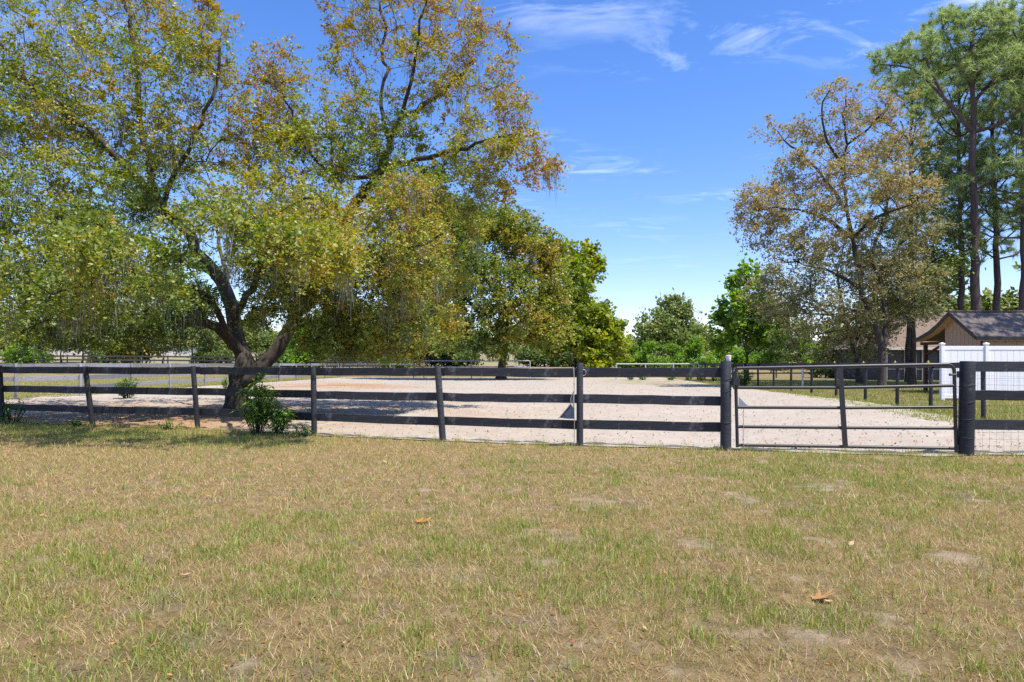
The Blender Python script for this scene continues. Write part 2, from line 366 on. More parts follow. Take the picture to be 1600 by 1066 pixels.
def px_spots(spots, x, y):
    """sum of soft discs placed on the flat ground under photo pixels: (px, py, radius px)"""
    a = np.zeros_like(x)
    for px, py, r in spots:
        d = gd(py); cx = PX(px, d); rx = r * d / F; ry = rx * 1.1
        a = np.maximum(a, np.exp(-(((x - cx) / rx) ** 2 + ((y - d) / ry) ** 2)))
    return a
SAND_SPOTS = [(105, 911, 26), (385, 918, 26), (465, 1055, 26), (855, 875, 26), (1085, 848, 34), (1100, 972, 34), (1272, 992, 42), (1005, 1003, 26), (1385, 960, 38), (1490, 870, 46),
              (660, 765, 20), (905, 780, 22), (60, 875, 30), (380, 1040, 30), (870, 1040, 40), (700, 955, 25), (1420, 1030, 40), (250, 960, 22), (560, 930, 18), (1250, 905, 26), (1075, 745, 16), (760, 1055, 30), (1190, 800, 24)]
GREEN_SPOTS = [(640, 1000, 30), (1050, 930, 30), (870, 920, 40), (560, 960, 40), (1040, 870, 40), (1390, 870, 30), (1310, 830, 34), (1555, 1040, 60), (1580, 880, 46), (820, 1020, 26), (430, 920, 50), (340, 930, 40), (750, 1000, 24), (1090, 1000, 40), (660, 870, 50), (40, 960, 50), (30, 1050, 40), (940, 800, 60), (1250, 740, 80), (1500, 770, 90), (1210, 860, 40)]
def sand_mask(x, y):
    n = np.maximum(px_spots(SAND_SPOTS, x, np.maximum(y, 0.1)) * (.35 + 1.1 * vnoise(x, y, 5.0, 57, 3)), 0.95 * sstep(0.58, 0.84, vnoise(x, y, 2.6, 55, 4)) * (.35 + .65 * sstep(-3, 2, x)))
    return n
def green_density(x, y):
    g = .08 + .85 * sstep(0.42, 0.68, vnoise(x, y, 2.4, 21, 4)) * (.3 + .7 * sstep(.35, .62, vnoise(x, y, .6, 26, 2)))
    g = np.maximum(g, px_spots(GREEN_SPOTS, x, y))
    g = np.maximum(g, 0.75 * sstep(1.2, 4.5, x) * sstep(0.36, 0.6, vnoise(x, y, 0.9, 33, 3)))
    near_fence_left = np.exp(-((fence_y(x) - 1.4 - y) / 1.5) ** 2) * sstep(-2.0, -4.5, x)
    g = np.maximum(g, near_fence_left * 0.95)
    brown = sstep(1.4, -1.0, x) * sstep(5.5, 8.0, y) * (1 - near_fence_left)      # leaf litter under the oak's edge
    return g * (1 - 0.72 * brown)

def build_ground():
    def axis(segs):
        a = []
        for lo, hi, st in segs: a.append(np.arange(lo, hi, st))
        return np.concatenate(a)
    xs = np.concatenate([[-5000, -2500, -1200, -600, -320, -180, -110], axis([(-80, -24, 4), (-24, -12, 0.8), (-12, 12, 0.12), (12, 30, 0.8), (30, 90, 4)]), [110, 180, 320, 600, 1200, 2500, 5000]])
    ys = np.concatenate([[-400, -120, -40, -15, -6, -2, 0.5], axis([(1.5, 17.5, 0.12), (17.5, 40, 0.7), (40, 120, 2.5), (120, 220, 8)]), [230, 300, 450, 800, 1500, 3000, 7000]])
    X, Y = np.meshgrid(xs, ys); x, y = X.ravel(), Y.ravel()
    z = gz(x, y)
    fine = (np.abs(x) < 12) & (y > 1.5) & (y < 17.5)
    z = z + np.where(fine, 0.02 * (vnoise(x, y, 2.2, 8, 3) - 0.5) + 0.012 * (vnoise(x, y, 9, 4, 2) - 0.5), 0)
    inside = (y > fence_y(x)) & (y < 67)
    z = np.where(inside & (x > left_x(y)) & (x < right_x(y)), z - 0.06, z)
    nx, ny = len(xs), len(ys)
    i = np.arange(nx * ny).reshape(ny, nx)
    quads = np.stack([i[:-1, :-1], i[:-1, 1:], i[1:, 1:], i[1:, :-1]], -1).reshape(-1, 4)
    far = sstep(70, 100, y) * 1.0
    sand = sand_mask(x, y)
    edge = np.exp(-((fence_y(x) - 0.05 - y) / 0.22) ** 2) * sstep(-5, -1, x) * 0.9
    sand = np.where(y < 20, np.maximum(sand, edge), 0.0)
    green = np.where(y < 18, green_density(x, np.maximum(y, 0.1)), 0.9)
    me = mesh_np('ground', np.stack([x, y, z], 1), [quads], True, None, {'far': far, 'sand': sand, 'green': green})
    tag(obj('ground', me, M['ground']), kind='structure')
build_ground()

def build_arena():
    ys = np.concatenate([np.arange(10.0, 22, 0.11), np.arange(22, 40, 0.22), np.arange(40, 66.5, 0.6), [66.5]])
    us = np.concatenate([np.linspace(0, 1, 330)])
    Y0, U = np.meshgrid(ys, us, indexing='ij')
    xl, xr = left_x(np.maximum(Y0, 19.8)) + 0.2 , right_x(Y0) - 0.35
    xr = xr - 1.3 * sstep(15, 40, Y0) + 0.5 * (vnoise(Y0, Y0 * 0, 0.5, 5, 2) - 0.5)     # grass verge inside the right fence
    X = xl + (xr - xl) * U
    fy = fence_y(X) - 0.04 + 0.14 * (vnoise(X, X * 0, 1.3, 61, 3) - 0.5) * 2 - 0.25 * sstep(3.4, 5, X) * sstep(7.2, 6, X)
    t = (Y0 - 10.0) / (66.5 - 10.0)
    Y = fy + (66.5 - fy) * t
    x, y = X.ravel(), Y.ravel()
    hoof = vnoise(x, y, 4.2, 71, 3) - 0.5
    z = 0.012 + 0.085 * hoof * (1 - 0.6 * sstep(25, 50, y)) + 0.05 * (vnoise(x, y, 0.35, 3, 2) - 0.5) * 0.4
    edge = np.minimum(1, (y - fy.ravel()) / 0.3)
    z = z * edge + 0.018 * (1 - edge)
    litter_shade = np.exp(-(((x + 10.5) / 5.0) ** 2 + ((y - 42) / 7.0) ** 2)) * sstep(0.3, 0.6, vnoise(x, y, 0.4, 15, 3))
    litter_shade = np.maximum(litter_shade, 0.9 * sstep(-3.5, -7.5, x) * sstep(28, 18, y) * sstep(0.2, 0.5, vnoise(x, y, 0.9, 19, 3)))
    litter_shade = np.maximum(litter_shade, 0.7 * np.exp(-(((x + 7) / 6.5) ** 2 + ((y - 19) / 5.5) ** 2)) * sstep(0.25, 0.6, vnoise(x, y, 1.2, 29, 3)))  # brown shade colour painted into the sand under the big oak
    weed = np.exp(-(((x - 11.8) / 4.5) ** 2 + ((y - 50) / 8) ** 2)) * sstep(0.42, 0.6, vnoise(x, y, 0.8, 25, 4))
    n, m = X.shape; i = np.arange(n * m).reshape(n, m)
    quads = np.stack([i[:-1, :-1], i[:-1, 1:], i[1:, 1:], i[1:, :-1]], -1).reshape(-1, 4)
    me = mesh_np('arena_sand', np.stack([x, y, z], 1), [quads], True, None, {'litter': litter_shade, 'weed': weed})
    tag(obj('arena_sand', me, M['sand']), kind='structure')
build_arena()

# ------------------------------------------------------------------ leaves and trees
def leaves_mesh(name, pos, size, aspect, tone, rng, up=0.5, droop=0.0, axis=None):
    n = len(pos)
    nrm = rng.normal(size=(n, 3)); nrm[:, 2] += up * 2; nrm /= np.linalg.norm(nrm, axis=1, keepdims=True)
    a = rng.normal(size=(n, 3)); a[:, 2] -= droop * 2
    if axis is not None: a = axis * 1.4 + a * .7
    a -= nrm * np.sum(a * nrm, 1, keepdims=True); a /= np.linalg.norm(a, axis=1, keepdims=True)
    b = np.cross(nrm, a)
    L = (size * rng.uniform(0.6, 1.35, n))[:, None]; W = L * aspect
    v = np.stack([pos - a * L * 0.5, pos + b * W * 0.5, pos + a * L * 0.5, pos - b * W * 0.5], 1).reshape(-1, 3)
    q = np.arange(4 * n).reshape(-1, 4)
    return mesh_np(name, v, [q], False, {'tone': np.clip(tone, 0, 1)})

class Skel:
    def __init__(s, cap=60000):
        s.p = np.zeros((cap, 3)); s.par = np.full(cap, -1, int); s.r0 = np.zeros(cap); s.n = 0
    def add(s, p, par, r0=0.0):
        i = s.n; s.p[i] = p; s.par[i] = par; s.r0[i] = r0; s.n += 1; return i
    def nearest(s, c, zpen=0.9):
        q = s.p[:s.n]; d = np.linalg.norm(q - c, axis=1) + zpen * np.maximum(0, q[:, 2] - c[2] + 0.1)
        return int(np.argmin(d))
    def limb(s, pts, r_a, r_b, rng, step=0.35, jit=0.05, attach=True):
        pts = [np.array(p, float) for p in pts]
        if attach and s.n:
            par = s.nearest(pts[0], 0.0); pts[0] = s.p[par].copy()
        else: par = s.add(pts[0], -1, r_a)
        # Catmull-Rom
        ext = [2 * pts[0] - pts[1]] + pts + [2 * pts[-1] - pts[-2]]
        tot = len(pts) - 1; 
        for k in range(tot):
            a, b, c, d = ext[k:k + 4]; m = max(2, int(np.linalg.norm(c - b) / step))
            for j in range(1, m + 1):
                t = j / m
                q = 0.5 * ((2 * b) + (-a + c) * t + (2 * a - 5 * b + 4 * c - d) * t * t + (-a + 3 * b - 3 * c + d) * t ** 3)
                f = (k + t) / tot
                par = s.add(q + rng.normal(0, jit, 3) * (0.4 + f), par, r_a + (r_b - r_a) * f)
    def twig_to(s, c, rng, step=0.45, wob=0.12, rise=0.12):
        par = s.nearest(c); a = s.p[par].copy(); L = np.linalg.norm(c - a)
        if L < 0.05: return
        m = max(2, int(L / step)); off = rng.normal(0, wob * L, 3) * 0.5; off[2] += rise * L * rng.uniform(-0.3, 1)
        for j in range(1, m + 1):
            t = j / m; q = a + (c - a) * t + off * math.sin(math.pi * t) * 0.8 + (rng.normal(0, 0.04, 3) if j < m else 0)
            par = s.add(q, par)
    def radii(s, tip, expo=2.3, scale=1.0):
        n = s.n; acc = np.zeros(n); kids = np.zeros(n, int)
        for i in range(n - 1, -1, -1):
            if kids[i] == 0: acc[i] = tip ** expo
            p = s.par[i]
            if p >= 0: acc[p] += acc[i]; kids[p] += 1
        r = acc ** (1 / expo) * scale
        r = np.where(s.r0[:n] > 0, np.maximum(s.r0[:n], np.minimum(r, s.r0[:n] * 1.15)), r)
        for i in range(n):
            p = s.par[i]
            if p >= 0: r[i] = min(r[i], r[p])
        return r
    def meshes(s, tip, thick, flare=None, expo=2.3, scale=1.0):
        """two meshes of tapered tubes: limbs thicker than `thick`, and the rest"""
        n = s.n; r = s.radii(tip, expo, scale)
        kids = [[] for _ in range(n)]
        for i in range(n):
            if s.par[i] >= 0: kids[s.par[i]].append(i)
        chains = []; stack = [(0, -1)]
        while stack:
            st, pr = stack.pop(); ch = [pr, st] if pr >= 0 else [st]; cur = st
            while kids[cur]:
                ks = sorted(kids[cur], key=lambda k: -r[k])
                for k in ks[1:]: stack.append((k, cur))
                cur = ks[0]; ch.append(cur)
            chains.append(ch)
        A, B = MB(), MB()
        for ch in chains:
            if len(ch) < 2: continue
            rad = [r[i] for i in ch]
            if s.par[ch[0]] >= 0 or ch[0] != 0: rad[0] = min(rad[0], rad[1] * 1.15)
            big = rad[0] >= thick
            pts = [s.p[i] for i in ch]
            if flare and ch[0] == 0:
                for k in range(len(ch)):
                    h = pts[k][2] - pts[0][2]; rad[k] *= 1 + flare * math.exp(-h / 0.28)
            (A if big else B).tube(pts, rad, 10 if rad[0] > 0.1 else (6 if big else 4), cap=False)
        return A, B

def sample_blobs(blobs, rng, shell=0.55):
    """blobs: (centre xyz, radii xyz, n, tone) -> cluster points and tones"""
    ps, ts = [], []
    for c, rr, n, tone in blobs:
        d = rng.normal(size=(n, 3)); d /= np.linalg.norm(d, axis=1, keepdims=True)
        u = rng.uniform(0, 1, n) ** (1 / 3.0); u = u * (1 - shell * 0.5) + shell * 0.5 * rng.uniform(0.8, 1.05, n)
        pp = np.array(c) + d * u[:, None] * np.array(rr); ps.append(pp)
        sc_ = 1.1 if max(rr) < 3.4 else .8
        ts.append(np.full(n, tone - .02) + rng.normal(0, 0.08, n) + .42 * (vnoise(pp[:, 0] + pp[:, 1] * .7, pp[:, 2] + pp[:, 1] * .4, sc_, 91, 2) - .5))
    return np.concatenate(ps), np.concatenate(ts)

def make_tree(name, label, cat, base, limbs, blobs, leaf, aspect, per, spread, mat, bark_m, seed, tip=0.006, thick=0.035, flare=0.5, tone_noise=0.14, group=None,
              up=0.5, moss=0, needle=None, expo=2.3, flat=0.75, lean_out=0.0, along=0.35, scale=1.0, step=0.35):
    """base: world xyz; limbs/blobs in world coordinates; everything is stored relative to base"""
    rng = np.random.default_rng(seed); base = np.array(base, float)
    sk = Skel()
    for k, (pts, ra, rb) in enumerate(limbs): sk.limb([np.array(p) - base for p in pts], ra, rb, rng, step=step, attach=k > 0)
    cp, ct = sample_blobs(blobs, rng); cp = cp - base
    d0 = np.array([np.min(np.linalg.norm(sk.p[:sk.n] - c, axis=1)) for c in cp])
    for i in np.argsort(d0): sk.twig_to(cp[i], rng)
    root = thing(name, label, cat, base, 0.0, group)
    A, B = sk.meshes(tip, thick, flare, expo, scale)
    A.build('trunk', bark_m, root)
    if B.v: B.build('branches', bark_m, root)['kind'] = 'stuff'
    n = len(cp)
    if needle is None:
        k = rng.poisson(per * np.clip(rng.lognormal(-.12, .5, n), .15, 2.4)); idx = np.repeat(np.arange(n), k); m = len(idx)
        # leaves sit along short twigs that spray out of each cluster
        nt_ = 9; td = rng.normal(size=(n, nt_, 3)); td[:, :, 2] = td[:, :, 2] * flat + .15; td /= np.linalg.norm(td, axis=2, keepdims=True)
        tl = spread * rng.uniform(.9, 2.6, (n, nt_)); tt = rng.normal(0, tone_noise * .8, (n, nt_)); to = rng.normal(size=(n, nt_, 3)) * spread * .45
        w = rng.integers(0, nt_, m); ax = td[idx, w]; u = rng.uniform(.05, 1, m) ** .8
        pos = cp[idx] + to[idx, w] + ax * (tl[idx, w] * u)[:, None] + rng.normal(size=(m, 3)) * leaf * .42 - np.array([0, 0, 1.0]) * ((tl[idx, w] * u) ** 2 * .25)[:, None]
        tone = ct[idx] + tt[idx, w] + rng.normal(0, tone_noise * .7, m)
        me = leaves_mesh('crown', pos, leaf, aspect, tone, rng, up, axis=ax)
    else:
        L, cnt = needle
        k = np.full(n, cnt); idx = np.repeat(np.arange(n), k); m = len(idx)
        d = rng.normal(size=(m, 3)); d[:, 2] += 0.55; d /= np.linalg.norm(d, axis=1, keepdims=True)
        o = rng.normal(size=(m, 3)) * spread
        b = cp[idx] + o; ln = L * rng.uniform(0.7, 1.2, m)[:, None]
        w = np.cross(d, rng.normal(size=(m, 3))); w /= np.linalg.norm(w, axis=1, keepdims=True)
        v = np.stack([b - w * leaf, b + w * leaf, b + d * ln + np.array([0, 0, -0.12]) * ln], 1).reshape(-1, 3)
        me = mesh_np('crown', v, [np.arange(3 * m).reshape(-1, 3)], False, {'tone': np.clip(ct[idx] + rng.normal(0, tone_noise, m), 0, 1)})
    c = obj('crown', me, mat, root); c['kind'] = 'stuff'
    if moss:
        q = rng.integers(0, sk.n, moss); b = sk.p[q]; ok = b[:, 2] > 1.6; b = b[ok]; k = 14
        b = np.repeat(b, k, 0); m = len(b); b = b + rng.normal(0, 0.10, (m, 3)); ln = np.repeat(rng.uniform(0.25, 0.9, m // k), k) * rng.uniform(0.4, 1.1, m)
        a = rng.uniform(0, 6.28, m); w = np.stack([np.cos(a), np.sin(a), np.zeros(m)], 1) * 0.006
        e = b + np.stack([rng.normal(0, .05, m), rng.normal(0, .05, m), -ln], 1); mid = (b + e) / 2 + rng.normal(0, 0.03, (m, 3))
        v = np.stack([b, mid - w, e, mid + w], 1).reshape(-1, 3)
        mo = obj('hanging_moss', mesh_np('hanging_moss', v, [np.arange(4 * m).reshape(-1, 4)], False, {'tone': rng.uniform(0, 1, m)}), M['moss'], root); mo['kind'] = 'stuff'
    return root

# ---- the big oak inside the arena, left
def big_oak():
    D = 20.0
    q = lambda px, py, dd=0.0: P(px, py, D + dd)
    base = np.array((PX(370, D), D, -0.06))
    limbs = [
        ([base, q(371, 615), q(376, 590), q(380, 565)], 0.31, 0.27),
        ([q(380, 565), q(374, 535, .1), q(368, 500, .2), q(352, 455, .1), q(336, 425, -.1), q(308, 394, -.3), q(294, 366, -.5), q(253, 329, -.9), q(214, 276, -1.2), q(180, 245, -1.5), q(132, 203, -1.8), q(93, 169, -2), q(40, 130, -2.3), q(-40, 90, -2.6)], 0.23, 0.05),
        ([q(372, 560, -.05), q(360, 532, -.3), q(340, 513, -.6), q(312, 504, -.9), q(285, 503, -1.2), q(258, 494, -1.6), q(215, 470, -2.2), q(150, 450, -2.8), q(80, 440, -3.2)], 0.17, 0.05),
        ([q(378, 600, -.05), q(398, 588, .0), q(412, 570, .1), q(432, 548, .2), q(448, 522, .3), q(460, 495, .4), q(490, 445, .5), q(530, 370, .7), q(564, 309, .9), q(594, 269, 1.0), q(605, 230, 1.0), q(612, 213, 1.0), q(632, 187, 1.1), q(663, 167, 1.2), q(692, 141, 1.3), q(735, 95, 1.4)], 0.24, 0.04),
        ([q(597, 263, 1), q(636, 253, .6), q(672, 243, .3), q(712, 230, 0), q(745, 226, -.2), q(800, 205, -.4)], 0.10, 0.03),
        ([q(611, 215, 1), q(598, 180, 1.4), q(600, 110, 1.8), q(596, 40, 2.0), q(590, -30, 2.2)], 0.075, 0.03),
        ([q(630, 190, 1.1), q(640, 130, .5), q(655, 60, .2), q(668, -30, 0)], 0.07, 0.025),
        ([q(590, 272, 1), q(551, 279, .3), q(510, 262, -.4), q(470, 225, -.8), q(440, 150, -1.2)], 0.07, 0.025),
        ([q(318, 430, -.1), q(290, 410, -.6), q(262, 393, -1.2), q(225, 375, -2.0), q(150, 350, -3), q(60, 335, -3.6)], 0.12, 0.035),
        ([q(253, 329, -.9), q(240, 285, -.7), q(222, 200, -.4), q(212, 100, 0), q(200, 10, .3), q(195, -60, .5)], 0.11, 0.035),
        ([q(262, 335, -.9), q(275, 270, -1.4), q(305, 215, -2.0), q(330, 150, -2.4), q(345, 60, -2.6)], 0.08, 0.03),
        ([q(214, 276, -1.2), q(160, 265, .6), q(100, 250, 1.6), q(30, 230, 2.4)], 0.07, 0.03),
        ([q(368, 500, .2), q(395, 450, -1.0), q(420, 400, -2.2), q(450, 340, -3.2), q(480, 300, -3.8)], 0.11, 0.03),
        ([q(460, 495, .4), q(520, 450, -.6), q(580, 410, -1.6), q(640, 380, -2.4), q(690, 370, -2.8)], 0.10, 0.03),
        ([q(564, 309, .9), q(620, 320, 1.8), q(690, 320, 2.6), q(740, 330, 3.2)], 0.08, 0.03),
        ([q(352, 455, .1), q(350, 420, 1.5), q(340, 360, 3.0), q(330, 280, 4.2)], 0.09, 0.03),
        ([q(360, 532, -.3), q(330, 470, -2.2), q(280, 440, -4.0), q(220, 425, -5.6), q(160, 420, -7.2), q(110, 410, -8.2)], 0.09, 0.03),
        ([q(400, 420, -1.2), q(410, 400, -3.4), q(420, 390, -5.6), q(440, 385, -7.6), q(450, 385, -8.6)], 0.08, 0.03),
    ]
    s = D / F
    def bl(px, py, rx, ry, dd, rd, n, tone):
        k = (D + dd) / D; return (q(px, py, dd), (rx * s * k, rd, ry * s * k), n, tone)
    blobs = [
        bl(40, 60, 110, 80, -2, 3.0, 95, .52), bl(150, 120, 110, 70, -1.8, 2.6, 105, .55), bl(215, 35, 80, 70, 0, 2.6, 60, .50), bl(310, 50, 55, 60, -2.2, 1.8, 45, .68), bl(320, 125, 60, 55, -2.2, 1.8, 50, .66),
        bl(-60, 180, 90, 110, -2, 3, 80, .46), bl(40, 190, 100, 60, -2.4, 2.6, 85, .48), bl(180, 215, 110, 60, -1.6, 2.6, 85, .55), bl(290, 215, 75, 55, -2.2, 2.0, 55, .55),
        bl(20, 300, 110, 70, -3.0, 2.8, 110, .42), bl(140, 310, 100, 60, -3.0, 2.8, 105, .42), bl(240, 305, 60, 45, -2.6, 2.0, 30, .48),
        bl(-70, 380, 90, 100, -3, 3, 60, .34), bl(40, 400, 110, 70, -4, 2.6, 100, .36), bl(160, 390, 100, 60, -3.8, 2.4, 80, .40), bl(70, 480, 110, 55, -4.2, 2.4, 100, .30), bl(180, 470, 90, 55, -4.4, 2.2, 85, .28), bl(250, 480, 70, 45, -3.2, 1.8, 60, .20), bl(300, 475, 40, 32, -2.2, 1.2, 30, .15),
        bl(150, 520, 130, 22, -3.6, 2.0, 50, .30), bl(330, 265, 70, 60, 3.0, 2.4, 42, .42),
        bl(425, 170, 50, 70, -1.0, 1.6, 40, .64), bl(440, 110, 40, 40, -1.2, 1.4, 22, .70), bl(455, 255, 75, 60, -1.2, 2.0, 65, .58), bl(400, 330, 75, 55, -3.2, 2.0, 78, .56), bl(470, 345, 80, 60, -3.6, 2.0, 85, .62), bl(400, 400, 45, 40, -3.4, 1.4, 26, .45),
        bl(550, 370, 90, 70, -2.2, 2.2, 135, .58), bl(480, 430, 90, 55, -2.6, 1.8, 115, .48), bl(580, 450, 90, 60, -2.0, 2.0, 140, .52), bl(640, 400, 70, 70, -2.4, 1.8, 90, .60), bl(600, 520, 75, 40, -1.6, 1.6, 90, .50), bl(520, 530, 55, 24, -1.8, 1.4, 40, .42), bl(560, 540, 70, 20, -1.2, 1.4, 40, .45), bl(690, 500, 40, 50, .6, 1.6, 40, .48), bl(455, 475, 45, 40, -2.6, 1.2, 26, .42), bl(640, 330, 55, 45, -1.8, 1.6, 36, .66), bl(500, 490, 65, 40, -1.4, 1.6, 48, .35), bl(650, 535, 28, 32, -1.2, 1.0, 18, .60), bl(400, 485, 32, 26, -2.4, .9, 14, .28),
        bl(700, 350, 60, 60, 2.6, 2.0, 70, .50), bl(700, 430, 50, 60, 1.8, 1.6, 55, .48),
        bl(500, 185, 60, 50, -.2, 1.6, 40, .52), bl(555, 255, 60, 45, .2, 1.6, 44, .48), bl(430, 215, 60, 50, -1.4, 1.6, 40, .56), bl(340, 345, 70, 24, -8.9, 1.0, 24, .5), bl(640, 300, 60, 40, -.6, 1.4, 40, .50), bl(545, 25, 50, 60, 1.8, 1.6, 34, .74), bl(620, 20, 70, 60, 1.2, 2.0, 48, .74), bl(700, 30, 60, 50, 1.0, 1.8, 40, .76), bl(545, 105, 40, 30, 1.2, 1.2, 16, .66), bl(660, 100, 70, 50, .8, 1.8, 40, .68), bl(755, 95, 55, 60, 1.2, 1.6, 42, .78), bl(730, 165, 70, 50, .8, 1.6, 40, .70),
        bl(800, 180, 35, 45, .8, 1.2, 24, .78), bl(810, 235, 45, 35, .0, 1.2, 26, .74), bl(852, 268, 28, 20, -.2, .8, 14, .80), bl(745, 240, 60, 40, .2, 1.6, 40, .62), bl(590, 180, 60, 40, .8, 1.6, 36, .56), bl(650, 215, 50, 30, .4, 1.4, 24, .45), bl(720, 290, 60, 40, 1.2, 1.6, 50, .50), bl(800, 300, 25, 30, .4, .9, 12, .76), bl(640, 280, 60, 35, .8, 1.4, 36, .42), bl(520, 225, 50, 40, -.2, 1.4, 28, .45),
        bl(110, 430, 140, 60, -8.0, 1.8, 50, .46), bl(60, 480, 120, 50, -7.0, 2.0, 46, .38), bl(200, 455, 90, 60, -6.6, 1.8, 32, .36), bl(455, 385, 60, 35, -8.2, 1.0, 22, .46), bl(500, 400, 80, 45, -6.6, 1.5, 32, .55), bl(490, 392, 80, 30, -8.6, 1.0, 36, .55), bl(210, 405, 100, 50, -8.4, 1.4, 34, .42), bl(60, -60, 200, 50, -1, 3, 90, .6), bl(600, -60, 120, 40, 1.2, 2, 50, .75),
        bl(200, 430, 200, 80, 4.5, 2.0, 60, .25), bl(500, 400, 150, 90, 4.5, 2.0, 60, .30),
    ]
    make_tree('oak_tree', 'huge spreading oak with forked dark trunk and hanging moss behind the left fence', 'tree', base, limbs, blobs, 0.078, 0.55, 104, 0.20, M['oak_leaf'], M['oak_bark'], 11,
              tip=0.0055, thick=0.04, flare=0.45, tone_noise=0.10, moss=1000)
big_oak()

def oak_generic(name, label, base, H, spread, crown_lo, leaf, per, ncl, tone, mat, seed, trunk_r=0.3, lean=(0, 0), bark_m=None, group=None, cat='tree', nlimb=6, sp=0.5, flat=0.8, moss=0, tip=0.008, aspect=0.55, tone_noise=0.16, ell=1.0):
    """a broad-crowned tree from a few limbs and lumpy crown blobs"""
    rng = np.random.default_rng(seed); b = np.array(base, float); top = b + np.array((lean[0], lean[1], H))
    fork = b + np.array((lean[0] * .2, lean[1] * .2, max(crown_lo * 0.9, H * 0.14)))
    limbs = [([b, b * .5 + fork * .5 + rng.normal(0, .05, 3) * np.array((1, 1, 0)), fork, fork * .45 + top * .55 + np.array((*rng.normal(0, spread * .08, 2), 0)), top - np.array((0, 0, H * .08))], trunk_r, 0.03)]
    blobs = [(top - np.array((0, 0, H * .16)), (spread * .45, spread * .45 * ell, H * .16), int(ncl * .14), tone + .05)]
    for k in range(nlimb):
        a = 6.283 * k / nlimb + rng.uniform(-.4, .4); rr = spread * rng.uniform(.62, .9); hz = crown_lo + (H - crown_lo) * rng.uniform(.12, .62)
        e = b + np.array((lean[0] * hz / H + math.cos(a) * rr * .78, lean[1] * hz / H + math.sin(a) * rr * .78 * ell, hz))
        st = fork + (top - fork) * rng.uniform(0, .35)
        limbs.append(([st, st * .55 + e * .45 + np.array((0, 0, H * .04)), e], trunk_r * .38, 0.025))
        s1 = rng.uniform(.30, .44)
        spx = 0
        blobs.append((e, (spread * s1, spread * s1 * ell, (H - crown_lo) * rng.uniform(.17, .26)), int(ncl * .86 / nlimb), tone + rng.uniform(-.12, .1)))
    return make_tree(name, label, cat, b, limbs, blobs, leaf, aspect, per, sp * .75, mat, bark_m or M['oak_bark'], seed, tip=tip, thick=0.05, flare=0.4, tone_noise=tone_noise, group=group, moss=moss, flat=flat, step=0.6)

# oak standing in the middle of the arena, far end
def arena_oak():
    D = 59.0; s = D / F; q = lambda px, py, dd=0.0: P(px, py, D + dd)
    b = np.array((PX(783, D), D, -.05))
    limbs = [([b, q(783, 575), q(788, 550), q(792, 500), q(780, 440), q(770, 390)], .42, .06),
             ([q(790, 530), q(740, 480, -1), q(700, 430, -2), q(670, 400, -2)], .18, .04), ([q(790, 530), q(830, 480, -1), q(860, 430, -1.5)], .18, .04),
             ([q(790, 500), q(750, 420, -1.5), q(710, 370, -2)], .15, .04), ([q(788, 545), q(740, 525, -2), q(690, 510, -3)], .13, .03), ([q(785, 480), q(810, 420, 1.5), q(830, 380, 2)], .13, .03)]
    def bl(px, py, rx, ry, dd, rd, n, t): return (q(px, py, dd), (rx * s, rd, ry * s), n, t)
    blobs = [bl(765, 375, 60, 45, 0, 3.2, 85, .48), bl(700, 390, 50, 45, -1, 2.8, 65, .42), bl(690, 460, 50, 45, -2, 2.8, 65, .42), bl(760, 450, 60, 45, -2.5, 2.6, 90, .40), bl(830, 400, 45, 40, -1, 2.6, 65, .62), bl(845, 460, 40, 40, -1, 2.6, 55, .58),
             bl(820, 505, 50, 30, -2, 2.4, 60, .60), bl(750, 510, 50, 30, -2.5, 2.4, 60, .38), bl(700, 525, 40, 22, -2, 2.2, 36, .40), bl(770, 540, 35, 22, -2, 2, 34, .45), bl(640, 420, 45, 50, 1, 2.4, 60, .33), bl(855, 385, 22, 20, 0, 1.4, 16, .5), bl(735, 345, 55, 28, 0, 2.6, 60, .42), bl(800, 350, 45, 25, 0, 2.4, 44, .45), bl(670, 345, 40, 35, .5, 2.4, 44, .40), bl(645, 500, 45, 40, 0, 2.2, 50, .34), bl(720, 420, 55, 40, -3, 2, 55, .36), bl(800, 450, 45, 45, -3.5, 2, 55, .42), bl(860, 520, 30, 28, -1.5, 2, 30, .45), bl(700, 335, 55, 30, 0, 2.4, 60, .44), bl(760, 350, 60, 30, -1, 2.4, 60, .48), bl(840, 395, 40, 40, .5, 2.2, 55, .50), bl(870, 450, 30, 50, .5, 2, 50, .46), bl(660, 460, 45, 60, 0, 2.2, 60, .36)]
    make_tree('oak_tree', 'round olive oak standing alone on the sand at the far end of the arena', 'tree', b, limbs, blobs, 0.235, 0.6, 74, 0.40, M['oak_leaf'], M['oak_bark'], 21, tip=.012, thick=.06, flare=.35, tone_noise=.13, moss=160, step=.7)
arena_oak()
oak_generic('broadleaf_tree', 'bright yellow green broad leaved tree just right of the arena oak', (PX(898, 72), 72, .05), 13.6, 5.4, .7, .42, 60, 380, .50, M['yellow_leaf'], 31, .22, (.4, 0), nlimb=13, sp=.62, tone_noise=.18, aspect=.7)
oak_generic('broadleaf_tree', 'slim bright green tree with big leaves beside the brown oak', (PX(1166, 56), 56, 0), 9.4, 3.0, 1.8, .36, 30, 180, .75, M['green_leaf'], 37, .16, (0, 0), nlimb=8, sp=.5, tone_noise=.25, aspect=.8)
oak_generic('oak_tree', 'rounded olive green tree beyond the arena right of the open sky', (PX(1050, 88), 88, .9), 8.6, 5.4, .8, .46, 50, 260, .5, M['olive_leaf'], 41, .25, (0, 0), nlimb=8, sp=.75, tone_noise=.18)

